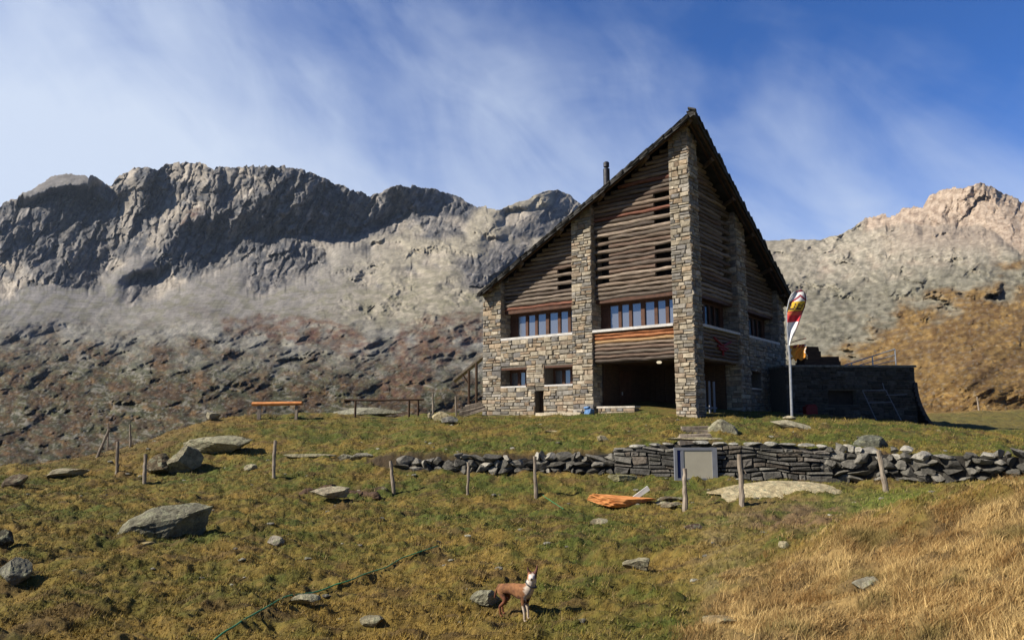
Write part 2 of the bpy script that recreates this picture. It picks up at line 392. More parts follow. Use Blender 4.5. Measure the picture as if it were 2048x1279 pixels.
def straw_pts(n):
    X = RNG.uniform(.6, 10.5, n * 6); Y = RNG.uniform(3.3, 11.2, n * 6)
    m = straw_mask(X, Y, base_z(X, Y)) * (np.abs(X) < .9 * Y + .8)
    c = fbm(X * 2.2, Y * 2.2, 65, 3)
    keep = (RNG.uniform(0, 1, len(X)) < m * np.clip(.55 + 1.1 * c, .06, 1))
    return X[keep][:n], Y[keep][:n]
def straw_col(X, Y, Z, n):
    t = np.clip(.45 + .9 * fbm(X * 1.4, Y * 1.4, 66, 3) + RNG.normal(0, .34, n), 0, 1)
    C = lerp(np.array([.21,.115,.036]), np.array([.58,.41,.17]), t)
    g = sstep(.25, .6, fbm(X * 1.7 + 4, Y * 1.7, 67, 3)) * .7
    return lerp(C, np.array([.14,.12,.04]), g) * RNG.uniform(.7, 1.25, (n, 1))
blades('straw_grass', 260000, straw_pts, lambda X, Y, n: RNG.gamma(3.0, .0145, n) * (.85 + .9 * np.clip(fbm(X * 1.3, Y * 1.3, 68, 2), -.4, .8)) + .02,
       lambda X, Y, n: RNG.uniform(.002, .0045, n), straw_col, True, 1.15, 'long dry golden straw grass on the bank at lower right', 'grass')

# ------------------------------------------------------------------ far mountains
SKY = np.array([(-700,520),(-300,470),(-100,440),(0,412),(30,396),(60,378),(110,352),(140,347),(185,352),(212,366),(222,372),(240,350),(290,333),(318,341),(332,328),(375,325),(400,331),(430,336),(520,331),(580,333),(620,345),(660,360),(700,378),(740,389),(770,380),(800,367),(830,370),(860,378),(900,390),(930,402),(960,413),(1000,418),(1050,400),(1090,382),(1115,379),(1140,390),(1160,405),(1200,440),(1300,470),(1400,480),(1500,484),(1530,482),(1580,478),(1640,480),(1690,463),(1730,438),(1760,432),(1790,432),(1805,416),(1845,412),(1860,392),(1880,380),(1920,373),(1960,369),(1985,372),(2010,388),(2048,402),(2150,430),(2300,450),(2700,480)], float)
FC = [(-600,960,60),(0,960,70),(0,935,78),(200,900,84),(400,850,95),(700,830,105),(960,820,115),
 (-600,800,190),(0,840,140),(400,780,150),(800,770,150),(-600,700,330),(0,740,245),(400,700,250),(800,700,230),(0,640,430),(400,625,440),(700,640,350),(900,640,310),
 (0,575,640),(200,575,660),(330,560,700),(500,575,620),(450,530,760),(600,560,640),(700,480,830),(700,560,600),(900,540,520),(0,500,740),(200,520,740),(330,500,770),(0,440,800),(300,420,830),(500,480,800),(600,420,850),(800,450,900),(1000,460,800),
 (-300,480,800),(-300,560,700),(0,412,830),(140,347,900),(300,335,880),(450,335,880),(600,345,900),(740,390,930),(800,367,960),(900,440,900),(960,412,1000),(1100,380,1150),(1300,470,1100),(1300,600,600),(1300,750,160),
 (1640,480,800),(1530,560,450),(1600,650,190),(1650,740,105),(1700,800,64),(1940,370,640),(1940,450,560),(2048,402,620),(1940,540,280),(2048,560,210),(1800,620,190),(2048,640,118),(1900,720,80),(2048,740,74),(1850,800,62),(2048,815,58),
 (1900,860,50),(2048,900,44),(1600,860,62),(1300,860,100),(2600,450,650),(2600,600,170),(2600,740,75),(2600,900,44)]
def P(*a): return [(a[i], a[i+1]) for i in range(0, len(a), 2)]
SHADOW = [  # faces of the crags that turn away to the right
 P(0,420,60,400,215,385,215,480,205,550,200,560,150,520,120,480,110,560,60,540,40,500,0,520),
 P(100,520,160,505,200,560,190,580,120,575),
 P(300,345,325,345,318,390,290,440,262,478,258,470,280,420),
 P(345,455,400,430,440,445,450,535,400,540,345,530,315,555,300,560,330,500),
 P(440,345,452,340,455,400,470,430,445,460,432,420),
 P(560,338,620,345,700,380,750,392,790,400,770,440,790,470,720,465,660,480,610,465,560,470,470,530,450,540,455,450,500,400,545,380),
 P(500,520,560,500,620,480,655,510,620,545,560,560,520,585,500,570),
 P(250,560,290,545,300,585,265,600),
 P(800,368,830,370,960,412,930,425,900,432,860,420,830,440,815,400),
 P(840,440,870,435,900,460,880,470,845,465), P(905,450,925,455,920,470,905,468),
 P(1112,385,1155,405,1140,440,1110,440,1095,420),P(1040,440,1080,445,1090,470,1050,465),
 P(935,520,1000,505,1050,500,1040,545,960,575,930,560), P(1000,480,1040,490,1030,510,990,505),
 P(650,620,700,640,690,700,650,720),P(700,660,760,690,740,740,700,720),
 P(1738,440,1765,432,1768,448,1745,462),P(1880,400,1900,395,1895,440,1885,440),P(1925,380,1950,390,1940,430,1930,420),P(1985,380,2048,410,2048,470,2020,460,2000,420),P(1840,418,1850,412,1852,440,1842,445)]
def rightk_(PX): return sstep(1500, 1650, PX)
def far_ground():
    nu, nv, nb = 1700, 430, 10
    px0 = np.linspace(-620, 2620, nu); s = np.linspace(0, 1, nv) ** .93
    ysk = np.interp(px0, SKY[:, 0], SKY[:, 1])
    rough = np.interp(px0, [0,200,700,960,1100,1160,1640,1740,2048], [1,1.2,1.2,.9,.3,.6,.3,1.2,1.2])
    ysk = ysk + rough * (3.0 * fbm(px0 / 26, px0 * 0, 5, 4) + 3.4 * facets(px0 / 17 + .5 * np.sin(px0 / 40), px0 * 0 + 3.3, 6, 1.) + 1.4 * facets(px0 / 5, px0 * 0 + 5.3, 7, 1.))
    PX, S = np.meshgrid(px0, s, indexing='ij')
    PY = 1000 + (ysk[:, None] - 1000) * S
    D = np.exp(RBF([(a / 1000, b / 1000) for a, b, c in FC], [math.log(c) for a, b, c in FC], 3e-5)(PX / 1000, PY / 1000))
    # warp for irregular outlines
    wx = PX + 9 * fbm(PX / 45, PY / 45, 11, 3); wy = PY + 9 * fbm(PX / 45, PY / 45, 12, 3)
    sky0 = np.interp(PX, SKY[:, 0], SKY[:, 1]); wyk = np.maximum(wy, sky0 + 9)
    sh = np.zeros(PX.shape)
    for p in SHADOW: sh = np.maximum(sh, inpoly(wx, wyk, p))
    # lateral slope field -> depth offset (closer toward the right where lit, away where shaded)
    dpx = px0[1] - px0[0]; mpp = D / 1466
    # crag mask: rocky cliffs versus scree
    CR = [P(-700,540,0,412,215,368,290,333,430,330,600,335,760,385,800,367,960,412,940,440,860,440,800,470,730,480,660,490,655,520,620,560,520,590,495,575,490,520,440,545,380,560,300,600,255,610,250,560,350,520,330,500,250,520,200,575,60,575,0,600,-700,620),
          P(840,430,940,420,930,470,850,480),P(1000,430,1160,400,1200,440,1100,480,1020,480),P(920,520,1060,480,1060,545,950,580),
          P(1720,430,1850,405,1870,380,1990,365,2300,440,2300,520,2048,520,1990,460,1900,450,1850,455,1800,450,1730,465)]
    crag = np.zeros(PX.shape)
    for p in CR: crag = np.maximum(crag, inpoly(wx, wyk, p))
    knob = sstep(.22, .5, fbm(PX / 42, PY / 20, 161, 4)) * sstep(690, 760, PX) * sstep(1230, 1150, PX) * sstep(600, 560, wy) * sstep(405, 430, wy)
    knob = np.maximum(knob, .8 * sstep(.3, .55, fbm(PX / 34, PY / 13, 162, 4)) * sstep(1500, 1540, PX) * sstep(640, 600, wy) * sstep(490, 510, wy))
    crag = np.maximum(crag, knob)
    crag = np.maximum(crag, sh * (wy < 600) * (PX < 1500))
    crag = np.apply_along_axis(lambda c: np.convolve(np.pad(c, 4, mode='edge'), np.ones(9) / 9, 'valid'), 0, crag)
    crag = np.apply_along_axis(lambda c: np.convolve(np.pad(c, 3, mode='edge'), np.ones(7) / 7, 'valid'), 1, crag)
    def sm(A, n0, n1):
        k0 = np.hanning(n0 + 2)[1:-1]; k0 /= k0.sum(); k1 = np.hanning(n1 + 2)[1:-1]; k1 /= k1.sum()
        A = np.apply_along_axis(lambda c: np.convolve(np.pad(c, n0 // 2, mode='edge'), k0, 'valid'), 0, A)
        return np.apply_along_axis(lambda c: np.convolve(np.pad(c, n1 // 2, mode='edge'), k1, 'valid'), 1, A)
    g = np.where(sh > .5, 1.25, -.62) * (.25 + .75 * sm(crag, 21, 5))
    O = np.cumsum(g * mpp * dpx, axis=0)
    O = O - sm(O, 301, 1)
    O = np.clip(sm(O, 3, 17) + 60 * D / 900, 0, 210)
    near_sh = sm(sh, 61, 25)
    O = O * np.clip(sm(crag, 31, 15) * 1.6, 0, 1)
    hill = sstep(600, 690, wy + 18 * fbm(PX / 120, PY / 60, 14, 3))
    # rock ribs tilt: streaks run down to the left
    sx = PX + .45 * PY
    G = np.abs(np.gradient(D, axis=1) / (np.gradient(PY, axis=1) - 1e-6)); G = sm(G, 21, 21)
    fx = PX + 7 * fbm(PX / 30, PY / 30, 201, 3); fy = PY + 7 * fbm(PX / 30, PY / 30, 202, 3)
    sx = fx + .55 * fy
    rough_k = .34 + .66 * np.clip(near_sh * 1.6, 0, 1)
    det = crag * mpp * rough_k * (34 * facets(sx / 58, fy / 120, 21, .9) + 15 * facets(sx / 21, fy / 44, 22, 1.1) + 6.5 * facets(sx / 8.5, fy / 14, 23, 1.2) + 9 * ridged(sx / 40, fy / 110, 24, 3))
    groove = np.exp(-np.abs(perlin((fx + .30 * fy) / 30, fy / 190, 190)) / .07) + .6 * np.exp(-np.abs(perlin((fx - .15 * fy) / 15, fy / 80, 191)) / .08)
    det = det - crag * mpp * 15 * groove
    broken = facets(fx / 17, fy / 12, 174, 1.) * 3.2 + facets(fx / 8, fy / 6, 175, 1.) * 1.7
    patch = np.clip(.35 + 1.0 * fbm(PX / 75, PY / 40, 176, 3), .06, 1)
    soft = (1 - crag) * (1 - hill)
    fans = soft * G * (16 * .30 * fbm((PX + .6 * PY) / 70, PY / 75, 24, 4) + 3.2 * ridged((PX + .75 * PY) / 30, PY / 130, 25, 3))
    rocky = soft * sstep(520, 760, PX) * G * patch * (broken + 9 * fbm(PX / 42, PY / 28, 177, 4))
    hl = hill * G * ((1 - .5 * rightk_(PX)) * (24 * fbm((PX + .8 * PY) / 120, PY / 55, 26, 3) + 7 * ridged((PX + 1.1 * PY) / 46, PY / 30, 27, 3)) + (.35 + .65 * patch) * broken * (1 - .25 * rightk_(PX)))
    rightk = rightk_(PX)
    goldm = sstep(-8, 8, wy - np.interp(PX, [1500,1560,1650,1720,1800,1850,1930,2048,2400], [900,800,735,680,640,605,588,578,560]) + 34 * fbm(PX / 80, PY / 34, 185, 5)) * rightk
    D2 = D * (1 - .10 * goldm * sstep(830, 760, PY)) + O - det + .20 * fans + .8 * rocky + .42 * hl
    edge = sstep(900, 960, PY)
    D2 = D2 * (1 - edge) + D * edge
    rr = np.stack([(PX - 1024) / FPX, CP - (639.5 - PY) / FPX * SP, SP + (639.5 - PY) / FPX * CP], -1)
    Vv = rr * (D2 / rr[..., 1])[..., None]
    # ---- colours (rock, scree, heath, autumn grass)
    n1 = fbm(PX / 60, PY / 40, 51, 4); n2 = fbm(PX / 14, PY / 9, 52, 4); n3 = fbm(PX / 4.5, PY / 3, 53, 2)
    rock = lerp(np.array([.062,.065,.072]), np.array([.19,.177,.158]), np.clip(.42 + .5 * n2 + .4 * n1 + .3 * n3, 0, 1))
    streak = sstep(.1, .5, fbm((PX + .5 * PY) / 9, PY / 60, 54, 3)) * .35
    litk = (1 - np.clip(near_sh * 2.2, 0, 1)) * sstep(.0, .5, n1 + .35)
    rock = lerp(rock, np.array([.36,.315,.25]), litk * .75)  # sunlit rock painted paler and warmer than the shaded faces
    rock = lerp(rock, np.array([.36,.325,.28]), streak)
    scr = lerp(np.array([.178,.168,.155]), np.array([.248,.230,.203]), np.clip(.5 + .5 * n1 + .25 * n3 + .35 * fbm((PX + .8 * PY) / 24, PY / 80, 154, 3), 0, 1))
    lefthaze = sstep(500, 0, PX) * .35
    scr = lerp(scr, np.array([.15,.148,.155]), lefthaze)  # bluish haze painted into the scree toward the far left
    midc = lerp(np.array([.21,.19,.145]), np.array([.31,.28,.215]), np.clip(.5 + .7 * n2, 0, 1))
    scr = lerp(scr, midc, sstep(600, 850, PX + .3 * (PY - 500)) )
    scr = scr * (1 + .16 * facets(fx / 6, fy / 4.5, 181, .6))[..., None]
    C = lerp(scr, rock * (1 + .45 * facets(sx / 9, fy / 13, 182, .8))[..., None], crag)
    gr = sstep(.05, .55, fbm(PX / 30, PY / 12, 55, 4) + .2 * sstep(520, 620, PY)) * (1 - crag) * .55
    C = lerp(C, np.array([.14,.135,.085]), gr * sstep(480, 600, PY))
    heath = lerp(np.array([.072,.047,.028]), np.array([.062,.060,.030]), np.clip(.5 + .9 * n1 + .4 * n2, 0, 1))
    heath = lerp(heath, np.array([.115,.068,.032]), sstep(.1, .6, fbm(PX / 34, PY / 18, 56, 5)) * .7)
    rk = .8 * sstep(.36, .62, fbm(PX / 7, PY / 3.6, 57, 3) + .25 * fbm(PX / 60, PY / 30, 58, 3))
    heath = heath * (.72 + .5 * np.clip(.5 + n2, 0, 1))[..., None]
    heath = lerp(heath, np.array([.045,.05,.03]), sstep(.12, .5, fbm((PX - .6 * PY) / 30, PY / 13, 163, 4)) * .75)
    heath = heath * (1 + .5 * facets(fx / 7, fy / 4.5, 184, .8))[..., None]
    heath = lerp(heath, np.array([.19,.185,.17]), rk * .6)
    tr = lerp(np.array([.15,.15,.14]), np.array([.25,.24,.205]), np.clip(.5 + n2, 0, 1))
    top = sstep(770, 650, wy - .05 * (PX - 400))
    heath = lerp(heath, tr, top * np.clip(.62 + .8 * n1, 0, 1) * (1 - rightk))
    vein = sstep(.86, .99, 1 - np.abs(perlin((PX + 1.2 * PY) / 70 + .4 * n2, (PY - .25 * PX) / 30, 173))) * sstep(-.2, .3, n1)
    heath = lerp(heath, np.array([.24,.225,.19]), vein * .6)
    C = lerp(C, heath, hill * (1 - rightk))
    RUS = [P(430,632,560,628,640,640,660,632,760,690,700,720,640,690,560,680,450,660),P(800,650,850,628,960,624,965,680,930,700,880,730,830,760,790,720,770,700),P(380,420,415,415,400,440,360,455),P(750,760,800,740,860,760,840,800,760,800)]
    for p in RUS:
        m = inpoly(wx, wy, p) * .8
        m = np.apply_along_axis(lambda c: np.convolve(np.pad(c, 3, mode='edge'), np.ones(7) / 7, 'valid'), 0, m)
        C = lerp(C, lerp(np.array([.095,.048,.035]), np.array([.13,.080,.05]), np.clip(.5 + n2, 0, 1)), np.clip(m * (.55 + .8 * fbm(PX / 22, PY / 12, 183, 4)), 0, .85) * (1 - .5 * rk))
    # right: pale crest, grey grass-and-boulder shelf, golden foreground hill
    rc = lerp(np.array([.22,.20,.15]), np.array([.37,.33,.255]), np.clip(.55 + .6 * n2 + .25 * n3, 0, 1)) * (1 + .4 * facets(fx / 8, fy / 5, 186, .8))[..., None]
    crest = lerp(np.array([.22,.16,.115]), np.array([.46,.37,.28]), np.clip(.6 + .6 * n2 + .4 * n3, 0, 1))
    Cr = lerp(rc, crest, crag)
    Cr = lerp(Cr, np.array([.31,.245,.19]), (1 - crag) * sstep(1700, 1850, PX) * sstep(520, 470, PY) * .7)
    shelf = lerp(np.array([.11,.105,.075]), np.array([.25,.235,.175]), np.clip(.5 + .8 * n2 + .3 * n1, 0, 1))
    Cr = lerp(Cr, shelf, sstep(520, 590, wy + .12 * (PX - 1700)) * .85)
    gold = lerp(np.array([.125,.070,.024]), np.array([.265,.165,.052]), np.clip(.45 + .7 * n2 + .5 * n1, 0, 1)) * (1 + .35 * facets(fx / 8, fy / 4.5, 187, .8))[..., None]
    gold = lerp(gold, np.array([.14,.085,.04]), sstep(.15, .6, fbm((PX + 1.6 * PY) / 40, (PY + .3 * PX) / 7, 59, 4)) * .75)
    gold = lerp(gold, np.array([.26,.25,.21]), sstep(.35, .6, fbm(PX / 9, PY / 4.5, 60, 3)) * .35)
    gl = np.interp(PX, [1560,1650,1720,1800,1850,1930,2048], [800,735,680,640,605,588,578])
    Cr = lerp(Cr, gold, sstep(-34, 30, wy - gl + 60 * fbm(PX / 80, PY / 34, 185, 5)) * .93)
    C = lerp(C, Cr, rightk)
    # back side
    c = Vv[:, -1]; back = []
    for q in range(1, nb + 1):
        b = c.copy(); f = 1 + .06 * q; b[:, 0] *= f; b[:, 1] *= f; b[:, 2] = c[:, 2] - c[:, 2] * .1 * q - 3 * q; back.append(b)
    Vall = np.concatenate([Vv, np.stack(back, 1)], 1)
    Call = np.concatenate([C, np.repeat(C[:, -1:], nb, 1)], 1)
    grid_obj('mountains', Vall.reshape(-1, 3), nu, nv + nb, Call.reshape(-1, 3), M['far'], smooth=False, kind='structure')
far_ground()

# ------------------------------------------------------------------ masonry
BEIGE = [(.32,.275,.195),(.36,.305,.21),(.26,.23,.175),(.39,.33,.23),(.24,.22,.18),(.34,.26,.165),(.30,.27,.215),(.42,.36,.26),(.19,.175,.15),(.32,.25,.17),(.27,.20,.13)]
GREY = [(.09,.085,.075),(.125,.117,.10),(.16,.15,.125),(.07,.066,.058),(.11,.092,.072),(.145,.13,.11)]
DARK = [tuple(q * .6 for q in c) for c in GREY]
def stone_block(mb, fr, s0, s1, h0, h1, d, col, back=-.03):
    """one stone; fr(s,h,o)->xyz"""
    j = lambda a: random.uniform(-a, a)
    w, t = s1 - s0, h1 - h0; b = min(w, t) * .18
    P0 = [(s0,h0),(s1,h0),(s1,h1),(s0,h1)]
    P0 = [(a + j(w * .05), c + j(t * .10)) for a, c in P0]
    cx, cy = (s0 + s1) / 2, (h0 + h1) / 2
    inn = [(a + (b if a < cx else -b) * random.uniform(.6, 1.4), c + (b if c < cy else -b) * random.uniform(.6, 1.4)) for a, c in P0]
    vs = [fr(a, c, back) for a, c in P0] + [fr(a, c, d * .55) for a, c in P0] + [fr(a, c, d + j(d * .35)) for a, c in inn]
    fs = []
    for k in range(4):
        n = (k + 1) % 4
        fs += [(k, n, n + 4, k + 4), (k + 4, n + 4, n + 8, k + 8)]
    fs.append((8, 9, 10, 11)); mb.add(vs, fs, col)
def masonry(mb, fr, s0, s1, h0, h1, holes=(), topfn=None, pal=BEIGE, hr=(.11,.25), wr=(.17,.58), d=.05, gap=.02, big=1., flip=False):
    h = h0
    while h < h1 - .03:
        ch = random.uniform(*hr) * big
        if h + ch > h1 - .06: ch = h1 - h
        s = s0
        while s < s1 - .02:
            w = random.uniform(*wr) * big
            if s + w > s1 - .1: w = s1 - s
            a, b = s, s + w; s += w
            if topfn and h + ch > topfn((a + b) / 2) + .02: continue
            segs = [(a, b)]
            for (x0, x1, y0, y1) in holes:
                if y0 < h + ch - .02 and y1 > h + .02:
                    ns = []
                    for (p, q) in segs:
                        if q <= x0 or p >= x1: ns.append((p, q)); continue
                        if p < x0 - .04: ns.append((p, x0))
                        if q > x1 + .04: ns.append((x1, q))
                    segs = ns
            for p, q in segs:
                rows = [(h, h + ch)]
                if ch > .15 * big and random.random() < .3: rows = [(h, h + ch * .5), (h + ch * .5, h + ch)]
                for r0, r1 in rows:
                    col = random.choice(pal); k = random.uniform(.72, 1.2); col = (col[0] * .98, col[1], col[2] * 1.07); col = tuple(min(.7, c * k) for c in col)
                    stone_block(mb, fr, p + gap / 2, q - gap / 2, r0 + gap / 2, r1 - gap / 2, d * random.uniform(.5, 1.5), col)
        h += ch

# ------------------------------------------------------------------ the hut
NP = at(1393, 833, 28.6); HA = R(38.5)   # local x runs along the shaded front, local y along the sunlit front
W = 11.0
SL = .545; TOP = 12.05
HUT = empty('mountain_hut', tuple(NP), R(51.5 - 0) if False else math.atan2(math.sin(R(51.5)), math.cos(R(51.5))),
            label='tall pointed stone and log mountain hut with steep slate roof standing on the grassy rise', cat='building')
fA = lambda s, h, o: (-o, s, h)
fB = lambda s, h, o: (s, -o, h)
topf = lambda s: TOP - SL * s - .02
def prism(mb, fr, s0, s1, h0, topfn, depth, col=(1,1,1), h1=None):
    a = topfn(s0) if h1 is None else h1; b = topfn(s1) if h1 is None else h1
    vs = [fr(s0,h0,0),fr(s1,h0,0),fr(s1,b,0),fr(s0,a,0),fr(s0,h0,-depth),fr(s1,h0,-depth),fr(s1,b,-depth),fr(s0,a,-depth)]
    mb.add(vs, [(0,1,2,3),(7,6,5,4),(0,4,5,1),(1,5,6,2),(2,6,7,3),(3,7,4,0)], col)
def pane_window(fr, s0, s1, h0, h1, rec, units, panes, bright=True):
    """recessed timber frames with panes; one window part per unit"""
    us = np.linspace(s0, s1, units + 1)
    for i in range(units):
        a, b = us[i], us[i + 1]; fw = .055
        mb = MB()
        def bar(x0, x1, y0, y1, o0, o1): 
            p = fr(x0, y0, o0); q = fr(x1, y1, o1)
            mb.box([min(p[k], q[k]) for k in range(3)], [max(p[k], q[k]) for k in range(3)])
        bar(a, a + .09, h0, h1, -rec, -rec + .12); bar(b - .09, b, h0, h1, -rec, -rec + .12)
        bar(a + .09, b - .09, h1 - .09, h1, -rec, -rec + .115); bar(a + .09, b - .09, h0, h0 + .06, -rec, -rec + .115)
        pw = (b - a - .18) / panes
        for k in range(1, panes):
            bar(a + .09 + pw * k - .075, a + .09 + pw * k + .075, h0 + .06, h1 - .09, -rec, -rec + .1)
        w = mb.build('window', 'reveal', HUT)
        for k in range(panes):
            x0 = a + .09 + pw * k + (.055 if k else 0); x1 = a + .09 + pw * (k + 1) - (.055 if k < panes - 1 else 0)
            g = MB(); p = fr(x0 - .01, h0 + .05, -rec + .03); q = fr(x1 + .01, h1 - .08, -rec + .045)
            g.box([min(p[m], q[m]) for m in range(3)], [max(p[m], q[m]) for m in range(3)]); g.build('pane', 'glass' if bright else 'dimglass', w)
def wall_boxes(mb, fr, s0, s1, h0, h1, holes, depth):
    ss = sorted({s0, s1, *[h[0] for h in holes], *[h[1] for h in holes]}); hh = sorted({h0, h1, *[h[2] for h in holes], *[h[3] for h in holes]})
    for a, b in zip(ss[:-1], ss[1:]):
        for c, d in zip(hh[:-1], hh[1:]):
            m, n = (a + b) / 2, (c + d) / 2
            if any(x0 < m < x1 and y0 < n < y1 for x0, x1, y0, y1 in holes): continue
            p = fr(a, c, 0); q = fr(b, d, -depth)
            mb.box([min(p[k], q[k]) for k in range(3)], [max(p[k], q[k]) for k in range(3)])
LOGC = [(.20,.165,.130),(.165,.138,.112),(.24,.20,.158),(.125,.102,.083),(.18,.142,.108),(.145,.105,.080)]
def log_row(mb, fr, s0, s1, h, r, rec, col=None, n=9):
    k = max(3, int((s1 - s0) / .3)); c = col or random.choice(LOGC); kk = random.uniform(.65, 1.25)
    ss = np.linspace(s0, s1, k)
    pts = [fr(s, h + .012 * math.sin(s * 3 + h * 7) + random.uniform(-.008, .008), -rec + random.uniform(-.01, .01)) for s in ss]
    mb.tube(pts, [r * random.uniform(.86, 1.1) for _ in ss], n, tuple(q * kk for q in c), jit=.09)
def front(fr, side):
    A = side == 'A'
    b1 = (.85, 4.72) if A else (.85, 4.85); p2 = (4.72, 5.74) if A else (4.85, 5.9); b2 = (5.74, 9.9) if A else (5.9, 10.2)
    H0 = -.9
    # corner pillar is shared; pillars and end pier
    if A:
        mb = MB(); mb.add([(.0,.0,H0),(.85,0,H0),(.85,.85,H0),(0,.85,H0),(0,0,TOP-.05),(.85,0,TOP-.49-.05),(.85,.85,TOP-.05),(0,.85,TOP-.49-.05)], [(0,1,2,3),(0,1,5,4),(1,2,6,5),(2,3,7,6),(3,0,4,7),(4,5,6,7)])
        mb.build('pillar', 'mortar', HUT)
    cl = MB(); masonry(cl, fr, -.03, .85, -.3, TOP, topfn=lambda s: topf(max(s, 0)), wr=(.18,.5)); cl.build('stone_facing', 'stone', HUT)
    for (s0, s1) in (p2, (b2[1], W)):
        mb = MB(); prism(mb, fr, s0, s1, H0, topf, .9); pl = mb.build('pillar', 'mortar', HUT)
        cl = MB(); masonry(cl, fr, s0 - .02, s1 + (.02 if s1 < W else .03), -.3, TOP, topfn=topf)
        # reveal toward the corner
        rv = (lambda s, h, o, s0=s0: fr(s0 - o, h, -s))
        masonry(cl, rv, .0, .88, -.3, TOP, topfn=lambda s, s0=s0: topf(s0) - .05, d=.02)
        cl.build('stone_facing', 'stone', HUT)
    # ground floor wall of the outer bay
    if A: holes = [(5.75, 7.30, 1.42, 2.27), (8.35, 9.88, 1.42, 2.27)]; extra = [(7.36, 7.84, .12, 1.22)]
    else: holes = [(6.0, 7.3, 1.3, 2.12), (8.5, 9.95, 1.3, 2.12)]; extra = []
    mb = MB(); wall_boxes(mb, fr, b2[0], b2[1], H0, 3.66, holes + extra, .85); mb.build('wall', 'mortar', HUT)
    cl = MB(); masonry(cl, fr, b2[0], b2[1], -.3, 3.66, holes + extra); cl.build('stone_facing', 'stone', HUT)
    for (x0, x1, y0, y1) in holes:
        pane_window(fr, x0, x1, y0 + .06, y1 - .03, .78, 1, 3 if A else 2, A)
        m = MB(); p = fr(x0 + .01, y0 - .02, .05); q = fr(x1 - .01, y0 + .05, -.9)
        m.box([min(p[k], q[k]) for k in range(3)], [max(p[k], q[k]) for k in range(3)]); m.build('window_sill', 'sill', HUT)
        m = MB(); p = fr(x0, y1 - .03, .005); q = fr(x1, y1 + .06, -.9)
        m.box([min(p[k], q[k]) for k in range(3)], [max(p[k], q[k]) for k in range(3)]); m.build('lintel', 'reveal', HUT)
    if A:
        m = MB(); x0, x1, y0, y1 = extra[0]
        for k in range(3):
            p = fr(x0 + k * .16, y0, -.32); q = fr(x0 + k * .16 + .15, y1, -.37)
            m.box([min(p[i], q[i]) for i in range(3)], [max(p[i], q[i]) for i in range(3)])
        m.build('hatch', 'wood', HUT)
    # sills and upper windows
    for (s0, s1) in (b1, b2):
        m = MB(); p = fr(s0 + .01, 3.66, .04); q = fr(s1 - .01, 3.77, -.9)
        m.box([min(p[k], q[k]) for k in range(3)], [max(p[k], q[k]) for k in range(3)]); m.build('window_sill', 'sill', HUT)
        pane_window(fr, s0, s1 - .38, 3.78, 4.97, .80, 2, 3, A)
        m = MB(); p = fr(s1 - .38, 3.78, -.72); q = fr(s1, 4.97, -.82)
        m.box([min(p[k], q[k]) for k in range(3)], [max(p[k], q[k]) for k in range(3)]); m.build('shade_board', 'reveal', HUT)  # added dark board stands in for the pillar's shade in the bay
        m = MB(); p = fr(s0, 4.97, -.28); q = fr(s1, 5.12, -.9)
        m.box([min(p[k], q[k]) for k in range(3)], [max(p[k], q[k]) for k in range(3)]); m.build('lintel', 'reveal', HUT)
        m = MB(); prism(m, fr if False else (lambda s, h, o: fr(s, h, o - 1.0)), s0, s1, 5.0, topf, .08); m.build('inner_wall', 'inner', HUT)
    # log cladding above the windows
    for (s0, s1), slots in ((b1, [(s0_, s1_, a, b) for s0_, s1_, a, b in ([(.9,1.72,5.65,7.35),(.9,1.72,7.9,9.5),(3.95,4.66,5.65,8.15)] if A else [(.9,1.5,5.6,7.9),(.9,1.5,8.5,10.2),(3.9,4.8,6.0,9.2)])]),
                            (b2, [(5.78,6.72,5.85,6.95)] if A else [(5.95,6.6,5.7,7.4)])):
        lg = MB(); h = 5.19; i = 0; step = .188
        while h < topf(s0) - .05:
            lim = min(s1 - .02, (TOP - .1 - h) / SL)
            if lim - s0 > .3:
                segs = [(s0 + .02, lim)]
                if i % 2 == 0:
                    for (x0, x1, a, b) in slots:
                        if a < h < b:
                            ns = []
                            for p, q in segs:
                                if q <= x0 or p >= x1: ns.append((p, q)); continue
                                if p < x0 - .1: ns.append((p, x0))
                                if q > x1 + .1: ns.append((x1, q))
                            segs = ns
                for p, q in segs:
                    c = (.20,.09,.06) if (A and random.random() < .04) else None
                    log_row(lg, fr, p, q, h, step * random.uniform(.41, .48), .30, c)
            h += step; i += 1
        lg.build('log_cladding', 'log', HUT)
        # boards closing the gaps behind the logs except at the slots
        bk = MB(); wall_boxes(bk, lambda s, h, o: fr(s, h, o - .36), s0, s1, 5.1, 5.6, [], .03)
        cells_s = sorted({s0, s1, *[z for sl in slots for z in sl[:2]]}); cells_s = [z for z in cells_s if s0 <= z <= s1]
        hh = np.arange(5.6, topf(s0), .1)
        for a, b in zip(cells_s[:-1], cells_s[1:]):
            for c in hh:
                m_, n_ = (a + b) / 2, c + .05
                if any(x0 - .01 <= m_ <= x1 + .01 and y0 - .1 < n_ < y1 + .1 for x0, x1, y0, y1 in slots): continue
                b2_ = min(b, (TOP - .15 - c) / SL)
                if b2_ - a < .05: continue
                p = fr(a, c, -.36); q = fr(b2_, c + .1, -.39)
                bk.box([min(p[k], q[k]) for k in range(3)], [max(p[k], q[k]) for k in range(3)])
        bk.build('backing_boards', 'wood', HUT)
    # log parapet above the porch opening
    lg = MB(); n = 8; hs = np.linspace(2.42, 3.56, n)
    for k, h in enumerate(hs):
        c = None
        if A and k >= n - 2: c = (.34,.145,.062)
        elif A and k == n - 3: c = (.40,.26,.13)
        log_row(lg, fr, b1[0] + .02, b1[1] - .02 if A else b1[1] - .02, h, .072, .13, c)
    lg.build('log_parapet', 'log', HUT)
    m = MB(); p = fr(b1[0], 2.3, -.22); q = fr(b1[1], 3.64, -.3)
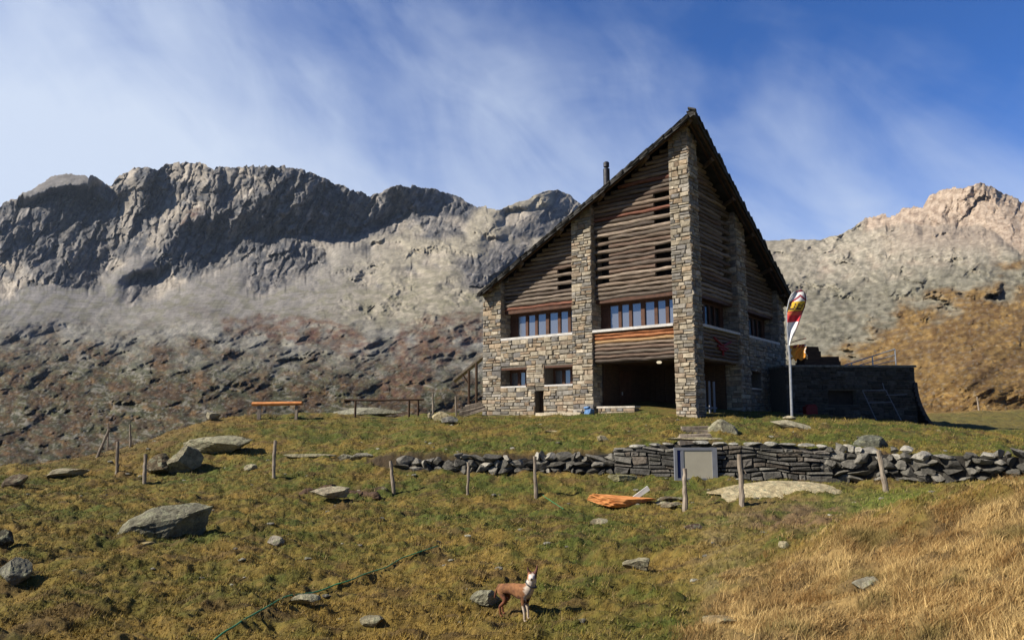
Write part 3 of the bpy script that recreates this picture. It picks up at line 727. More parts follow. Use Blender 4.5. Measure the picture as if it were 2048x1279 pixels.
    m.box([min(p[k], q[k]) for k in range(3)], [max(p[k], q[k]) for k in range(3)]); m.build('backing_boards', 'wood', HUT)
front(fA, 'A'); front(fB, 'B')
# porch: floor, ceiling, back walls, door, lamp
MB().box((.1,.1,-.5), (4.9,4.9,.02)).build('porch_floor', 'concrete', HUT)
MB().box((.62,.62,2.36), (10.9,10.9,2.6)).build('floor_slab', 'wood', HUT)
mb = MB()
for k in range(16): mb.box((.7 + k*.25, 4.6, 0), (.7 + k*.25 + .24, 4.66 + random.uniform(0,.02), 2.36))
for k in range(16): mb.box((4.72 + random.uniform(0,.02), .7 + k*.25, 0), (4.8, .7 + k*.25 + .24, 2.36))
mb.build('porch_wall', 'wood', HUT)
dr = MB()
for k in range(5): dr.box((2.0 + k*.2, 4.52, .04), (2.0 + k*.2 + .19, 4.57, 2.1))
dd = dr.build('door', 'reveal', HUT); MB().box((2.1,4.48,1.0),(2.14,4.52,1.15)).build('handle', 'metal', dd)
mb = MB(); mb.tube([(.9,2.0,2.36),(.9,2.0,2.30),(.9,2.0,2.24)], [.05,.12,.08], 10); mb.build('ceiling_lamp', 'lamp', HUT)
mb = MB()
for k in range(4): mb.box((1.15 + k*.48, .35, .1), (1.15 + k*.48 + .14, .39, 1.5))
mb.box((1.1,.36,.35),(2.9,.40,.42)); mb.build('slatted_gate', 'boardframe', HUT)
# hidden side and back walls
mb = MB()
mb.add([(0,W,-.9),(W,W,-.9),(W,W,TOP-.1),(0,W,TOP-SL*W-.1),(0,W-.5,-.9),(W,W-.5,-.9),(W,W-.5,TOP-.1),(0,W-.5,TOP-SL*W-.1)], [(0,1,2,3),(4,5,6,7),(0,4,7,3),(1,5,6,2),(0,1,5,4),(2,3,7,6)])
mb.add([(W,0,-.9),(W,W,-.9),(W,W,TOP-.1),(W,0,TOP-SL*W-.1),(W-.5,0,-.9),(W-.5,W-.5,-.9),(W-.5,W-.5,TOP-.1),(W-.5,0,TOP-SL*W-.1)], [(0,1,2,3),(4,5,6,7),(0,4,7,3),(1,5,6,2),(0,1,5,4),(2,3,7,6)])
mb.build('rear_wall', 'mortar', HUT)
# roof
OA, OB = .58, .66; TH = .20
def roofpt(x, y, t=0): return (x, y, TOP - SL * abs(y - x) + t)
rf = MB(); yend = 10.8
rf_a = [(-OA, -OB), (-OA, yend), (W + .5 - (yend + OA) + .5, W + .5), (W + .5, W + .5)]
rf_b = [(-OA, -OB), (11.3, -OB), (W + .5, W + .5 - (11.3 + OB) + .5), (W + .5, W + .5)]
c0_ = (-OB, -OB)
va = [roofpt(-OA, -OA), *[roofpt(*p) for p in rf_a[1:]]]; vb = [roofpt(-OA, -OA), roofpt(-OA, -OB), *[roofpt(*p) for p in rf_b[1:]]]
for vs in (va, vb):
    n = len(vs); up = [(a, b, c + TH) for a, b, c in vs]
    rf.add(vs + up, [tuple(range(n)), tuple(range(n, 2 * n))] + [(k, k + 1, k + 1 + n, k + n) for k in range(n - 1)])
roof = rf.build('roof', 'slate', HUT)
sl = MB()   # stepped slates along both verges, ridge and lower eaves
ang = math.atan(SL)
for sgn, ov, end in ((0, OA, yend), (1, OB, 11.3)):
    y = -OA if not sgn else -OB
    while y < end:
        w = random.uniform(.24, .46)
        for k in range(6):
            x0 = -ov - .03 + k * .34 + random.uniform(-.03, .03)
            for lay in range((3 if not sgn else 2) if k == 0 else 1):
                yy = y + w / 2 + random.uniform(-.03, .03); xx = x0 + .17 + random.uniform(-.02, .02)
                if k and yy - xx < .1: continue
                zc = TOP - SL * abs(yy - xx) + TH + .015 - lay * .06
                nz = Vector((-SL, SL, 1)) if not sgn else Vector((SL, -SL, 1))
                if yy < xx: nz = Vector((0, 0, 1))
                q = nz.normalized().to_track_quat('Z', 'Y').to_matrix() if False else Vector((0,0,1)).rotation_difference(nz.normalized()).to_matrix()
                tilt = Matrix.Rotation(-.05 if not sgn else .05, 3, 'X' if not sgn else 'Y')
                c = (xx, yy, zc) if not sgn else (yy, xx, zc)
                sl.obox(c, (.38, w * 1.15, .04) if not sgn else (w * 1.15, .38, .04), q @ tilt, j=.014 if not sgn else .006)
        y += w
for k in range(26):
    q = -OA + .16 + k * .45; sl.obox((q, q, TOP + TH + .02), (.46,.26,.04), Matrix.Rotation(R(45) + random.uniform(-.1,.1), 3, 'Z'), j=.025)
sl.build('slates', 'slate', roof)
for s in (0.0, 2.0, 4.2, 6.4, 8.7, 10.6):
    for sgn in (0, 1):
        if s == 0 and sgn: continue
        pu = MB(); e = -OA + .2 if not sgn else -OB + .2
        a = (e, s + e); b = (1.2, s + 1.2); z = TOP - SL * s - .10
        if sgn: a = a[::-1]; b = b[::-1]
        pu.tube([(a[0], a[1], z), (b[0], b[1], z)], .095, 9, (.13,.10,.075)); pu.build('purlin', 'log', roof)
for sgn in (0, 1):
    for o in ((-.28,) if not sgn else (-.5, -.2)):
        ra = MB(); p = [(o, -.15), (o, (yend if not sgn else 11.2) - .12)]
        if sgn: p = [q[::-1] for q in p]
        z = [TOP - SL * abs(q[0] - q[1]) - .05 for q in p]
        ra.tube([(p[0][0], p[0][1], z[0]), (p[1][0], p[1][1], z[1])], .05, 7); ra.build('rafter', 'wood', roof)
# stove pipe
cx, cy = 1.25, 4.6; cz = TOP - SL * (cy - cx) + TH
ch = MB(); ch.tube([(cx,cy,cz-.3),(cx,cy,cz+1.02)], .15, 14); ch = ch.build('chimney', 'darkmetal', roof)
cp = MB(); cp.tube([(cx,cy,cz+1.02),(cx,cy,cz+1.09)], .07, 10); cp.tube([(cx,cy,cz+1.09),(cx,cy,cz+1.12),(cx,cy,cz+1.32),(cx,cy,cz+1.36)], [.08,.135,.135,.09], 14); cp.build('cowl', 'darkmetal', ch)
# red emblem on the shaded parapet
em = MB()
for a, b in (((2.0,3.30),(2.9,3.02)),((2.9,3.02),(3.8,3.26)),((2.35,2.98),(3.45,2.93)),((2.55,2.86),(3.2,2.84)),((2.9,3.1),(2.9,2.6))):
    em.tube([fB(*a, .0), fB(*b, .0)], .05, 6)
em.build('emblem', 'red', HUT)

# thing helpers in hut frame
def hut_w(p):
    c, s = math.cos(R(51.5)), math.sin(R(51.5)); return Vector((NP[0] + c * p[0] - s * p[1], NP[1] + s * p[0] + c * p[1], NP[2] + p[2]))
def in_hut_frame(name, mat, mb, **k):
    o = mb.build(name, mat, None, **k); o.location = tuple(NP); o.rotation_euler = (0,0,R(51.5)); return o
mb = MB(); masonry(mb, lambda s, h, o: (-.05 - o, s, h), 2.7, 4.45, -.15, .38, d=.03); mb.box((-.04,2.71,-.3),(.36,4.44,.37),(.2,.18,.14)); mb.box((-.10,2.66,.38),(.4,4.5,.46),(.55,.5,.42))
in_hut_frame('low_wall', 'stone', mb, label='low stone parapet with pale cap across the porch opening', cat='wall')
mb = MB(); mb.box((-.62,5.0,-.05),(-.12,7.4,.19),(.55,.48,.36), .03); mb.box((-.55,7.4,-.1),(-.14,10.6,.05),(.5,.43,.32), .02)
in_hut_frame('stone_bench', 'stone', mb, label='pale stone ledge along the foot of the sunlit hut wall', cat='ledge')
mb = MB(); mb.obox((-.42,4.7,.16),(.34,.30,.42),Matrix.Rotation(.2,3,'X'),(1,1,1),.03); mb.obox((-.52,4.7,.40),(.2,.26,.10),None,(1,1,1),.03); mb.obox((-.62,4.6,.1),(.12,.2,.2),None,(1,1,1),.02); 
bag = in_hut_frame('backpack', 'blue', mb, label='blue backpack leaning where the porch meets the stone pillar', cat='backpack')
bev = bag.modifiers.new('b', 'BEVEL'); bev.width = .05; bev.segments = 3
MBk = MB(); MBk.obox((-.42,5.02,.10),(.3,.3,.34),None,(1,1,1),.03); in_hut_frame('black_box', 'darkmetal', MBk, label='small black box at the end of the pale ledge beside the backpack', cat='box')

# ------------------------------------------------------------------ annex
AN = empty('stone_annex', (12.6, 33.4, .15), R(4), label='low flat topped dark stone annex in the shade to the right of the hut', cat='building')
AW, AH = 6.15, 2.35
fN = lambda s, h, o: (s, -o, h)
holes = [(1.95, 3.30, .62, 1.28)]
mb = MB(); wall_boxes(mb, fN, 0, AW, -.9, AH, holes, .5); mb.box((0,.5,-.9),(.4,4,AH)); mb.box((AW-.4,.5,-.9),(AW,4,AH)); mb.box((.4,.5,AH-.25),(AW-.4,4,AH)); mb.build('wall', 'mortar', AN)
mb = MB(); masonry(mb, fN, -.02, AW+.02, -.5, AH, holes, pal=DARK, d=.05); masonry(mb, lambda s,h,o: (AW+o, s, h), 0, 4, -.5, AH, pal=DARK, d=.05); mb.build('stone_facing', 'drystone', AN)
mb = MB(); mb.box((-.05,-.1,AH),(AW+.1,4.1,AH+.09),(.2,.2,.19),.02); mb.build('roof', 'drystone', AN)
MB().box((1.97,.3,.62),(3.28,.34,1.28)).build('window', 'inner', AN)  # dark panel stands in for the unlit opening
MB().box((1.9,-.05,.5),(3.4,.3,.6)).build('window_sill', 'slate', AN)
mb = MB(); mb.box((1.1,.35,AH+.09),(2.85,1.3,AH+.30)); mb.box((1.15,.4,AH+.31),(2.8,1.25,AH+.52),(1,1,1),.02); mb.box((1.2,.45,AH+.53),(1.95,1.2,AH+.76),(1,1,1),.02); mb.box((1.25,.5,AH+.77),(1.9,1.1,AH+1.02),(1,1,1),.02)
o = mb.build('timber_stack', 'wood', None, label='stepped stack of dark sleepers on the annex roof', cat='timber stack'); o.location = AN.location; o.rotation_euler = AN.rotation_euler
HR = empty('handrail', (16.3, 36.0, 2.45), R(4), label='grey metal handrail rising to the right behind the annex roof', cat='handrail')
for k, off in enumerate((0, .28, .56, .84)):
    mb = MB(); mb.tube([(-.3,0,.0-off*.3+.05),(2.9,0,1.15-off)], .022, 6) if k else mb.tube([(-.35,0,.15),(2.9,0,1.15)], .03, 6); mb.build('rail', 'metal', HR)
for x in (.6, 1.7, 2.9):
    mb = MB(); mb.tube([(x,0,-.6),(x,0,.26+x*.307)], .03, 6); mb.build('post', 'metal', HR)
FRM = empty('metal_frame', (15.9, 32.9, .05), R(4), label='thin metal frame leaning against the dark annex wall', cat='frame')
for a, b in (((0,.1,1.35),(.3,-.35,.0)),((1.1,.1,1.38),(1.45,-.35,.0)),((0,.1,1.35),(1.1,.1,1.38)),((.12,-.06,.8),(1.24,-.06,.82)),((1.1,.1,1.15),(2.1,.1,1.18)),((1.05,.12,1.38),(1.0,.15,1.7))):
    mb = MB(); mb.tube([a, b], .018, 6); mb.build('bar', 'boardframe', FRM)
mb = MB(); ps = []
for k in range(10):
    t = k / 9; ps.append((.05 + .62 * t ** 2.2, 0, 1.75 - 1.95 * t))
for k in range(9):
    a, b = ps[k], ps[k+1]
    mb.add([(a[0]-.12,-.05,a[2]),(a[0],-.05,a[2]),(b[0],-.05,b[2]),(b[0]-.22,-.05,b[2]),(a[0]-.12,.9,a[2]),(a[0],.9,a[2]),(b[0],.9,b[2]),(b[0]-.22,.9,b[2])], [(0,1,2,3),(4,5,6,7),(0,1,5,4),(1,2,6,5),(2,3,7,6),(3,0,4,7)])
o = mb.build('curved_panel', 'darkmetal', None, label='curved dark panel leaning on the right end of the annex', cat='panel'); o.location = (18.72, 33.7, .05)
mb = MB(); mb.obox((0,0,.22),(.5,.4,.42),None,(1,1,1),.02); mb.obox((.05,0,.48),(.4,.3,.1),None,(1,1,1),.02)
o = mb.build('red_crate', 'red', None, label='dark red crate at the foot of the annex near the flag pole', cat='crate'); o.location = (13.3, 32.6, float(gz(13.3,32.6)))
SG = empty('hut_sign', tuple(hut_w((10.9,-.75,2.0))), R(4), label='small framed notice hanging at the shaded hut corner behind the flag pole', cat='sign')
MB().box((-.28,-.02,0),(.28,.02,.62)).build('frame', 'boardframe', SG); MB().box((-.2,-.03,.08),(.2,-.022,.54)).build('panel', 'darkmetal', SG)

# ------------------------------------------------------------------ rocks
def ico(sub):
    bm = bmesh.new(); bmesh.ops.create_icosphere(bm, subdivisions=sub, radius=1); bm.verts.ensure_lookup_table()
    v = np.array([x.co[:] for x in bm.verts]); f = [tuple(q.index for q in p.verts) for p in bm.faces]; bm.free(); return v, f
ICO = {k: ico(k) for k in (2, 3, 4, 5)}
def rock_v(size, seed, sub=4, nplane=11, rough=.05, rot=(0,0,0), dmin=.48):
    r = np.random.default_rng(seed); v, f = ICO[sub]; v = v.copy()
    for _ in range(nplane):
        n = r.normal(size=3); n /= np.linalg.norm(n); d = r.uniform(dmin, .85)
        t = v @ n; v = np.where((t > d)[:, None], v - (t - d)[:, None] * n, v)
    nn = fbm(v[:, 0] * 2 + seed, v[:, 1] * 2 + v[:, 2] * 1.7, seed % 97, 4) * rough + ridged(v[:,0]*1.2 + v[:,2]*4, v[:,1]*1.3 + seed, seed % 89, 3) * rough * .4 + (facets(v[:,0]*2.6 + v[:,2]*1.7 + seed, v[:,1]*2.6 - v[:,2]*2.1, seed % 71, 1.) * rough * .7 if sub > 3 else 0)
    v = v * (1 + nn[:, None]); v = v / np.abs(v).max(0) * np.array(size) / 2
    Rm = np.array(Matrix.Rotation(rot[2], 3, 'Z') @ Matrix.Rotation(rot[1], 3, 'Y') @ Matrix.Rotation(rot[0], 3, 'X'))
    return v @ Rm.T, f
def boulder(name, px, py, w, h, label, cat='rock', D=None, depth=None, seed=1, col=(.27,.265,.24), rot=(0,0,0), sink=.25, sub=4, npl=11, mat='boulder', wob=.05, dmin=.48, group=None):
    """px,py: foot of the rock in the photograph, w,h in metres"""
    p = ghit(px, py); d = depth or w * .6
    v, f = rock_v((w, d, h), seed, sub, npl, wob, rot, dmin); col = (col[0] * .92, col[1] * .85, col[2] * .70)
    mb = MB(); mb.add(v, f, col); o = mb.build(name, mat, None, smooth=False)
    o.location = (p[0], p[1] + d * .4, float(gz(p[0], p[1] + d * .3)) + h * (.5 - sink))
    tag(o, label, cat, group); return o
def m_at(px, py): 
    return 1 / (1466 / ghit(px, py)[1])
boulder('boulder', 322, 1076, 1.72, .82, 'large grey slanting boulder rising to a blunt peak on the left of the meadow', 'boulder', seed=12, depth=.8, rot=(.1,-.30,.15), col=(.22,.225,.20), sub=5, sink=.32, npl=14)
boulder('boulder', 425, 912, 2.6, .85, 'long flat pale boulder on the bank behind the leftmost standing stone', 'boulder', seed=5, depth=1.4, rot=(.05,-.03,-.1), col=(.30,.30,.25), sub=5, sink=.28)
boulder('boulder', 360, 948, 1.15, 1.15, 'upright ribbed grey boulder beside the earth hollow', 'boulder', seed=21, depth=.8, rot=(0,.15,.3), col=(.27,.26,.22), sub=5, sink=.2)
boulder('boulder', 312, 948, 1.0, .85, 'dark shaded boulder tucked left of the upright ribbed boulder', 'boulder', seed=23, depth=1.0, rot=(0,-.5,0), col=(.13,.105,.075), sink=.25)
boulder('slab', 112, 958, 1.75, .42, 'thin pale slab lying tilted on the grass at far left', 'slab', seed=31, depth=.8, rot=(.1,-.17,.1), col=(.33,.31,.26), sink=.35)
boulder('rock', 22, 972, .75, .42, 'small dark wedge of rock at the left edge above the meadow', seed=33, rot=(0,-.2,0), col=(.16,.13,.11), sink=.3)
boulder('rock', 12, 1165, .42, .40, 'rounded grey rock cut by the left edge of the picture', seed=35, col=(.24,.25,.24), sink=.25)
boulder('rock', -8, 1095, .36, .34, 'dark rock at the left edge above the rounded grey one', seed=36, col=(.06,.06,.05), sink=.25)
boulder('slab', 660, 1008, 1.15, .26, 'flat pale slab spanning a dark hollow in the turf', 'slab', seed=41, depth=.8, rot=(.12,.05,0), col=(.40,.37,.32), sink=.0)
boulder('rock', 545, 1092, .34, .20, 'small pale round rock in the grass right of the slanting boulder', seed=43, col=(.34,.33,.33), sink=.3)
boulder('rock', 600, 1216, .40, .14, 'flat pale stone the green hose runs past', seed=45, depth=.25, col=(.36,.36,.31), sink=.35)
boulder('rock', 972, 1216, .38, .20, 'low grey rock with a dark crack just behind the dog', seed=47, depth=.35, rot=(0,-.15,0), col=(.30,.31,.27), sink=.25)
boulder('rock', 1282, 1140, .46, .24, 'grey rock with a dark right side in the grass right of the dog', seed=49, depth=.32, rot=(0,.12,0), col=(.34,.33,.27), sink=.22)
boulder('rock', 1202, 1048, .42, .18, 'pale flat stone in the grass below the orange log', seed=51, col=(.36,.34,.30), sink=.35)
boulder('rock', 1740, 1180, .24, .15, 'lichen covered grey rock among the long straw grass', seed=53, col=(.33,.33,.31), sink=.1)
boulder('rock', 1450, 1252, .30, .09, 'thin buff stone half buried at the edge of the straw grass', seed=55, col=(.42,.33,.20), sink=.35)
boulder('rock', 1570, 1098, .17, .12, 'tiny cream stone at the top edge of the straw bank', seed=57, col=(.5,.47,.38), sink=.2)
boulder('rock', 1452, 863, 1.05, .58, 'broad grey rock lying on the bank below the shaded hut front', seed=61, depth=.9, rot=(.5,.1,0), col=(.31,.31,.27), sink=.3)
boulder('slab', 1600, 856, 1.7, .42, 'white and grey slab at the foot of the flag pole', 'slab', seed=63, depth=.9, rot=(.35,.15,0), col=(.40,.39,.34), sink=.3)
boulder('rock', 1580, 838, .55, .16, 'small white stone weighing down the flag pole base', seed=64, col=(.52,.5,.44), sink=.1)
boulder('slab', 1756, 894, 1.05, .36, 'dark flat block sitting on the turf above the boulder wall', 'slab', seed=65, depth=.7, rot=(.3,0,0), col=(.13,.145,.14), sink=.15)
boulder('rock', 1207, 882, .52, .22, 'pale rock on the bank above the low rough wall', seed=67, depth=.4, rot=(.2,.2,0), col=(.38,.35,.27), sink=.25)
boulder('slab', 1110, 863, .85, .14, 'pair of thin pale stones set in the bank below the hut wall', 'slab', seed=69, depth=.3, col=(.42,.38,.28), sink=.3)
boulder('slab', 1492, 984, 1.9, .16, 'narrow cream bedrock slab behind the second post from the right', 'slab', seed=71, depth=1.0, rot=(.12,-.10,.12), col=(.50,.44,.31), sink=.35, sub=5)
boulder('slab', 1585, 992, 3.0, .30, 'large smooth cream bedrock slab below the boulder wall', 'slab', seed=73, depth=1.9, rot=(.20,-.05,.06), col=(.55,.50,.38), sink=.30, sub=5, npl=5, wob=.035, dmin=.5)
boulder('slab', 1395, 893, 1.75, .14, 'broad flat capstone on the retaining wall above the beige board', 'slab', seed=75, depth=.8, col=(.38,.36,.29), sink=.0, dmin=.6)
boulder('rock', 420, 842, .66, .42, 'square pale block standing on the crest at left', seed=77, depth=.5, col=(.38,.37,.33), sink=.1, npl=14)
boulder('slab', 735, 829, 3.6, .62, 'long low slab under the dark rail on the crest', 'slab', seed=79, depth=1.3, rot=(.05,.0,0), col=(.30,.31,.29), sink=.32, sub=5)
for k, (px, py, w, h, c, lb) in enumerate([(885,842,.95,.5,(.42,.38,.28),'pale topmost rock of the heap left of the hut corner'),(900,850,.8,.34,(.22,.23,.27),'blue grey flat rock at the foot of the heap left of the hut'),
        (862,838,.5,.3,(.33,.31,.26),'small rock at the left end of the heap near the hut')]):
    boulder('rock', px, py, w, h, lb, seed=81 + k, col=c, sink=.15)
# thin stones beside the orange log
boulder('rock', 1322, 1012, .55, .12, 'striped narrow stone wedged against the right end of the orange log', seed=91, depth=.3, rot=(0,-.12,.2), col=(.36,.33,.27), sink=.2)
boulder('rock', 1348, 1019, .62, .15, 'layered grey stone leaning on the foot of the third post from the right', seed=93, depth=.3, rot=(0,-.15,.1), col=(.30,.27,.23), sink=.1)
boulder('rock', 1345, 1003, .7, .13, 'dark shadowed stone behind the layered stones and the orange log', seed=94, depth=.3, col=(.14,.12,.10), sink=.1)
boulder('slab', 1245, 963, .9, .2, 'mossy flat stone in the grass under the left end of the coursed wall', 'slab', seed=95, depth=.4, col=(.26,.26,.18), sink=.25)
boulder('rock', 1388, 1058, .35, .16, 'dark earthy stone with white patches below the third post from the right', seed=97, col=(.16,.12,.11), sink=.3)
boulder('rock', 500, 938, .5, .25, 'small white topped rock right of the long flat pale boulder', seed=98, col=(.36,.35,.29), sink=.3)
boulder('rock', 720, 918, .95, .36, 'grey rock ending the low stone line on the left bank', seed=99, col=(.25,.25,.25), sink=.3)
boulder('rock', 690, 918, .6, .3, 'light grey rock left of the one that ends the low stone line', seed=100, col=(.27,.27,.25), sink=.3)
boulder('slab', 610, 913, 2.1, .18, 'long thin kerb stone in the bank right of the tall left post', 'slab', seed=101, depth=.4, col=(.32,.31,.25), sink=.3)
boulder('rock', 762, 978, .55, .22, 'dark peaty lump of rock beside the leaning post', seed=102, col=(.08,.06,.04), sink=.3)
boulder('rock', 288, 1088, .30, .12, 'small yellowish stone in front of the slanting boulder', seed=103, col=(.42,.36,.22), sink=.3)
boulder('rock', 745, 1262, .28, .12, 'pale stone half hidden in the turf at the bottom', seed=104, col=(.34,.33,.27), sink=.35)
boulder('rock', 495, 940, .3, .14, 'flat stone just below the small white topped rock', seed=105, col=(.34,.32,.26), sink=.3)
# loose pebbles nobody would count
mb = MB()
for k in range(200):
    Y = random.uniform(6, 30); X = random.uniform(-.72, .72) * Y
    if in_house(np.array(X), np.array(Y)) or (Y < 10.5 and X > 2.2): continue
    s = random.uniform(.03, .10) * (.6 + Y * .03); v, f = rock_v((s * 1.6, s * 1.2, s * .7), 500 + k, 2, 6)
    v = v + np.array([X, Y, float(gz(X, Y)) + s * .1]); c = random.uniform(.16, .36); mb.add(v, f, (c, c * .95, c * .82))
mb.build('loose_stones', 'boulder', None, label='small loose stones scattered through the turf', cat='stones', kind='stuff')
mb = MB()   # rim of dark peat round the hollow
c0 = ghit(680, 988)
for k in range(26):
    a = math.pi * k / 25; x = c0[0] + .95 * math.cos(a); y = c0[1] + .25 * math.sin(a)
    v, f = rock_v((.3,.3,.2), 700 + k, 2, 5); mb.add(v + np.array([x, y, float(gz(x, y)) + .03]), f, (1,1,1))
mb.build('soil', 'soil', None, label='dark crumbling peat rim of the hollow behind the flat pale slab', cat='soil', kind='stuff')

# ------------------------------------------------------------------ dry stone walls
def wall_seg(name, x0, x1, label, kind):
    mb = MB(); r = random.Random(int(abs(x0) * 100))
    if kind == 'coursed':
        L = x1 - x0
        def fr(s, h, o):
            X = x0 + s; y = float(wall_y(X)); return (X, y - o - .04 - .05 * math.sin(s * 2.3 + h * 5), zb(X) + h + .045 * math.sin(s * 1.9 + h * 2) + .03 * math.sin(s * 4.7 + h * 6))
        def zb(X): return float(base_z(X, float(wall_y(X)) - .35))
        Hn = lambda s: float(wall_h(x0 + s)) + .05 + .04 * math.sin(s * 1.7)
        s = 0
        masonry(mb, fr, 0, L, -.15, 1.3, topfn=lambda s: Hn(s), pal=GREY, hr=(.07,.27), wr=(.14,.62), d=.09, gap=.03)
        n = 24
        for k in range(n):
            a, b = L * k / n, L * (k + 1) / n; q0 = fr(a, 0, -.06); q1 = fr(b, 0, -.06)
            mb.add([(q0[0],q0[1],q0[2]-.3),(q1[0],q1[1],q1[2]-.3),(q1[0],q1[1],q1[2]+Hn(b)-.04),(q0[0],q0[1],q0[2]+Hn(a)-.04),
                    (q0[0],q0[1]+.5,q0[2]-.3),(q1[0],q1[1]+.5,q1[2]-.3),(q1[0],q1[1]+.5,q1[2]+Hn(b)-.04),(q0[0],q0[1]+.5,q0[2]+Hn(a)-.04)], [(0,1,2,3),(3,2,6,7)], (.04,.038,.034))
        s = 0
        while s < L - .1:
            w = r.uniform(.25, .6); v, f = rock_v((w, .42, r.uniform(.08,.15)), r.randrange(9999), 3, 8)
            X = x0 + s + w / 2; c = r.uniform(.20, .36)
            mb.add(v + np.array([X, float(wall_y(X)) + .1, zb(X) + Hn(s + w / 2) + .01]), f, (c, c * .97, c * .86)); s += w * .95
    else:
        n = int((x1 - x0) / .25)
        for k in range(n):      # dark packed core
            a = x0 + (x1 - x0) * k / n; b = x0 + (x1 - x0) * (k + 1) / n; za = float(base_z(a, float(wall_y(a)) - .35)); zb2 = float(base_z(b, float(wall_y(b)) - .35))
            ya, yb = float(wall_y(a)) + .02, float(wall_y(b)) + .02; ha, hb = float(wall_h(a)), float(wall_h(b))
            mb.add([(a,ya,za-.3),(b,yb,zb2-.3),(b,yb,zb2+hb-.06),(a,ya,za+ha-.06),(a,ya+.5,za-.3),(b,yb+.5,zb2-.3),(b,yb+.5,zb2+hb-.06),(a,ya+.5,za+ha-.06)], [(0,1,2,3),(3,2,6,7)], (.035,.032,.028))
        big = 1.0 if kind == 'boulders' else 1.1
        lay = 0
        while lay < 6:
            X = x0 + r.uniform(0, .2)
            while X < x1:
                H = float(wall_h(X)) + .04 + r.uniform(-.05,.08); hh = .13 * big + lay * .19 * big
                s = r.choice([r.uniform(.14, .3), r.uniform(.28, .62)]) * big; X += s * .42
                if hh < H + .05 and H > .07:
                    zb_ = float(base_z(X, float(wall_y(X)) - .35)); top = hh > H - .2
                    v, f = rock_v((s * r.uniform(.9, 1.6), .42, r.uniform(.13, .34) * big), r.randrange(9999), 3, 13, .05, (r.uniform(-.25,.25), r.uniform(-.3,.3), r.uniform(-.5, .5)), .34)
                    c = r.choice([.06,.08,.10,.13,.16,.20])
                    if top: c = r.choice([.12,.18,.26,.34])  # sunlit wall tops painted in as paler top stones
                    mb.add(v + np.array([X, float(wall_y(X)) - .02 + lay * .03 + r.uniform(-.04,.05), zb_ + hh + r.uniform(-.03,.03) - .06]), f, (c, c * .95, c * .84))
                X += s * .42
            lay += 1
    return mb.build(name, 'drystone', None, label=label, cat='stone wall')
wall_seg('dry_stone_wall', -3.7, 3.1, 'low rough dry stone wall of single boulders left of the coursed wall', 'rough')
wall_seg('dry_stone_wall', 3.1, 8.6, 'coursed dark dry stone retaining wall around the beige board', 'coursed')
wall_seg('dry_stone_wall', 8.4, 18.0, 'tumbled boulder wall running to the right edge behind the straw bank', 'boulders')
bp = at(1352, 956, 20.55)
BD = empty('board', (bp[0], 20.72, -1.62), 0, label='blank beige board in a grey blue frame set into the retaining wall', cat='board')
bw, bh = 1.20, .90
MB().box((0,-.05,0),(.08,.04,bh)).box((.08,-.05,bh-.07),(bw,.04,bh)).box((.08,-.05,0),(bw,.04,.06)).box((bw-.14,-.05,.06),(bw,.04,bh-.07)).build('frame', 'boardframe', BD)
MB().box((.26,-.035,.06),(bw-.14,.0,bh-.07)).build('panel', 'board', BD)
MB().box((.08,-.02,.06),(.18,.02,bh-.07)).build('navy_strip', 'navy', BD)  # plain navy strip between frame and stile
MB().box((.18,-.045,.06),(.26,.02,bh-.07)).build('stile', 'boardframe', BD)
# plank steps in the bank
q0 = ghit(1390, 888); ST = empty('steps', tuple(q0), 0, label='weathered plank steps cut into the bank above the beige board', cat='steps')
for k in range(5):
    q = ghit(1390, 888 - k * 8) - q0; mb = MB(); mb.obox((q[0], q[1], q[2] + .03), (.95, .22, .10), Matrix.Rotation(random.uniform(-.05,.05), 3, 'Z'), (.5,.45,.4), .02)
    mb.build('step', 'greywood', ST)

# ------------------------------------------------------------------ posts
POSTS = [(195,912,218,858,'leftmost leaning grey fence post at the brow'),(219,899,217,845,'slim upright post behind the leaning one at far left'),(261,893,260,848,'short dark post farthest right of the small cluster on the brow'),
 (234,944,236,882,'thick post in front of the far left cluster'),(289,966,291,907,'pale post beside the dark shaded boulder'),(547,954,550,880,'tall dark post in front of the bank below the orange bench'),
 (787,986,781,921,'leaning pale post with a cap of bark left of the centre'),(935,988,937,924,'slim bleached post between the leaning one and the knobbly one'),(1072,993,1069,912,'knobbly grey post left of the orange log'),
 (1371,1020,1369,936,'thick post with loops standing before the beige board'),(1484,1007,1479,908,'tall post in front of the cream bedrock slab'),(1773,983,1757,900,'leaning reddish post before the boulder wall at right'),
 (866,832,866,786,'thin bare post on the crest between the rail and the hut'),(913,832,911,792,'short pale stake beside the rock heap')]
for k, (bx, by, tx, ty, lb) in enumerate(POSTS):
    p = ghit(bx, by); t = at(tx, ty, p[1]); d = Vector(t) - Vector(p); n = 8
    r = (.05 if k not in (1,2,7,12,13) else .038) * (1.15 if k in (9,10,11) else 1)
    mb = MB(); pts = []; rr = []
    for i in range(n + 1):
        f = i / n; q = Vector(p) + d * (f * 1.1 - .1) + Vector((random.uniform(-.012,.012), 0, 0)); pts.append(q); rr.append(r * random.uniform(.85, 1.18) * (1.05 - .15 * f))
    mb.tube(pts, rr, 9, (1,1,1), jit=.06)
    if k in (9, 10): mb.tube([pts[5] + Vector((r, -.02, 0)), pts[5] + Vector((r + .05, -.03, .03)), pts[6] + Vector((r, -.02, 0))], .012, 5)
    o = mb.build('fence_post', 'greywood', None, smooth=False, label=lb, cat='post', group='wooden fence posts on the slope')
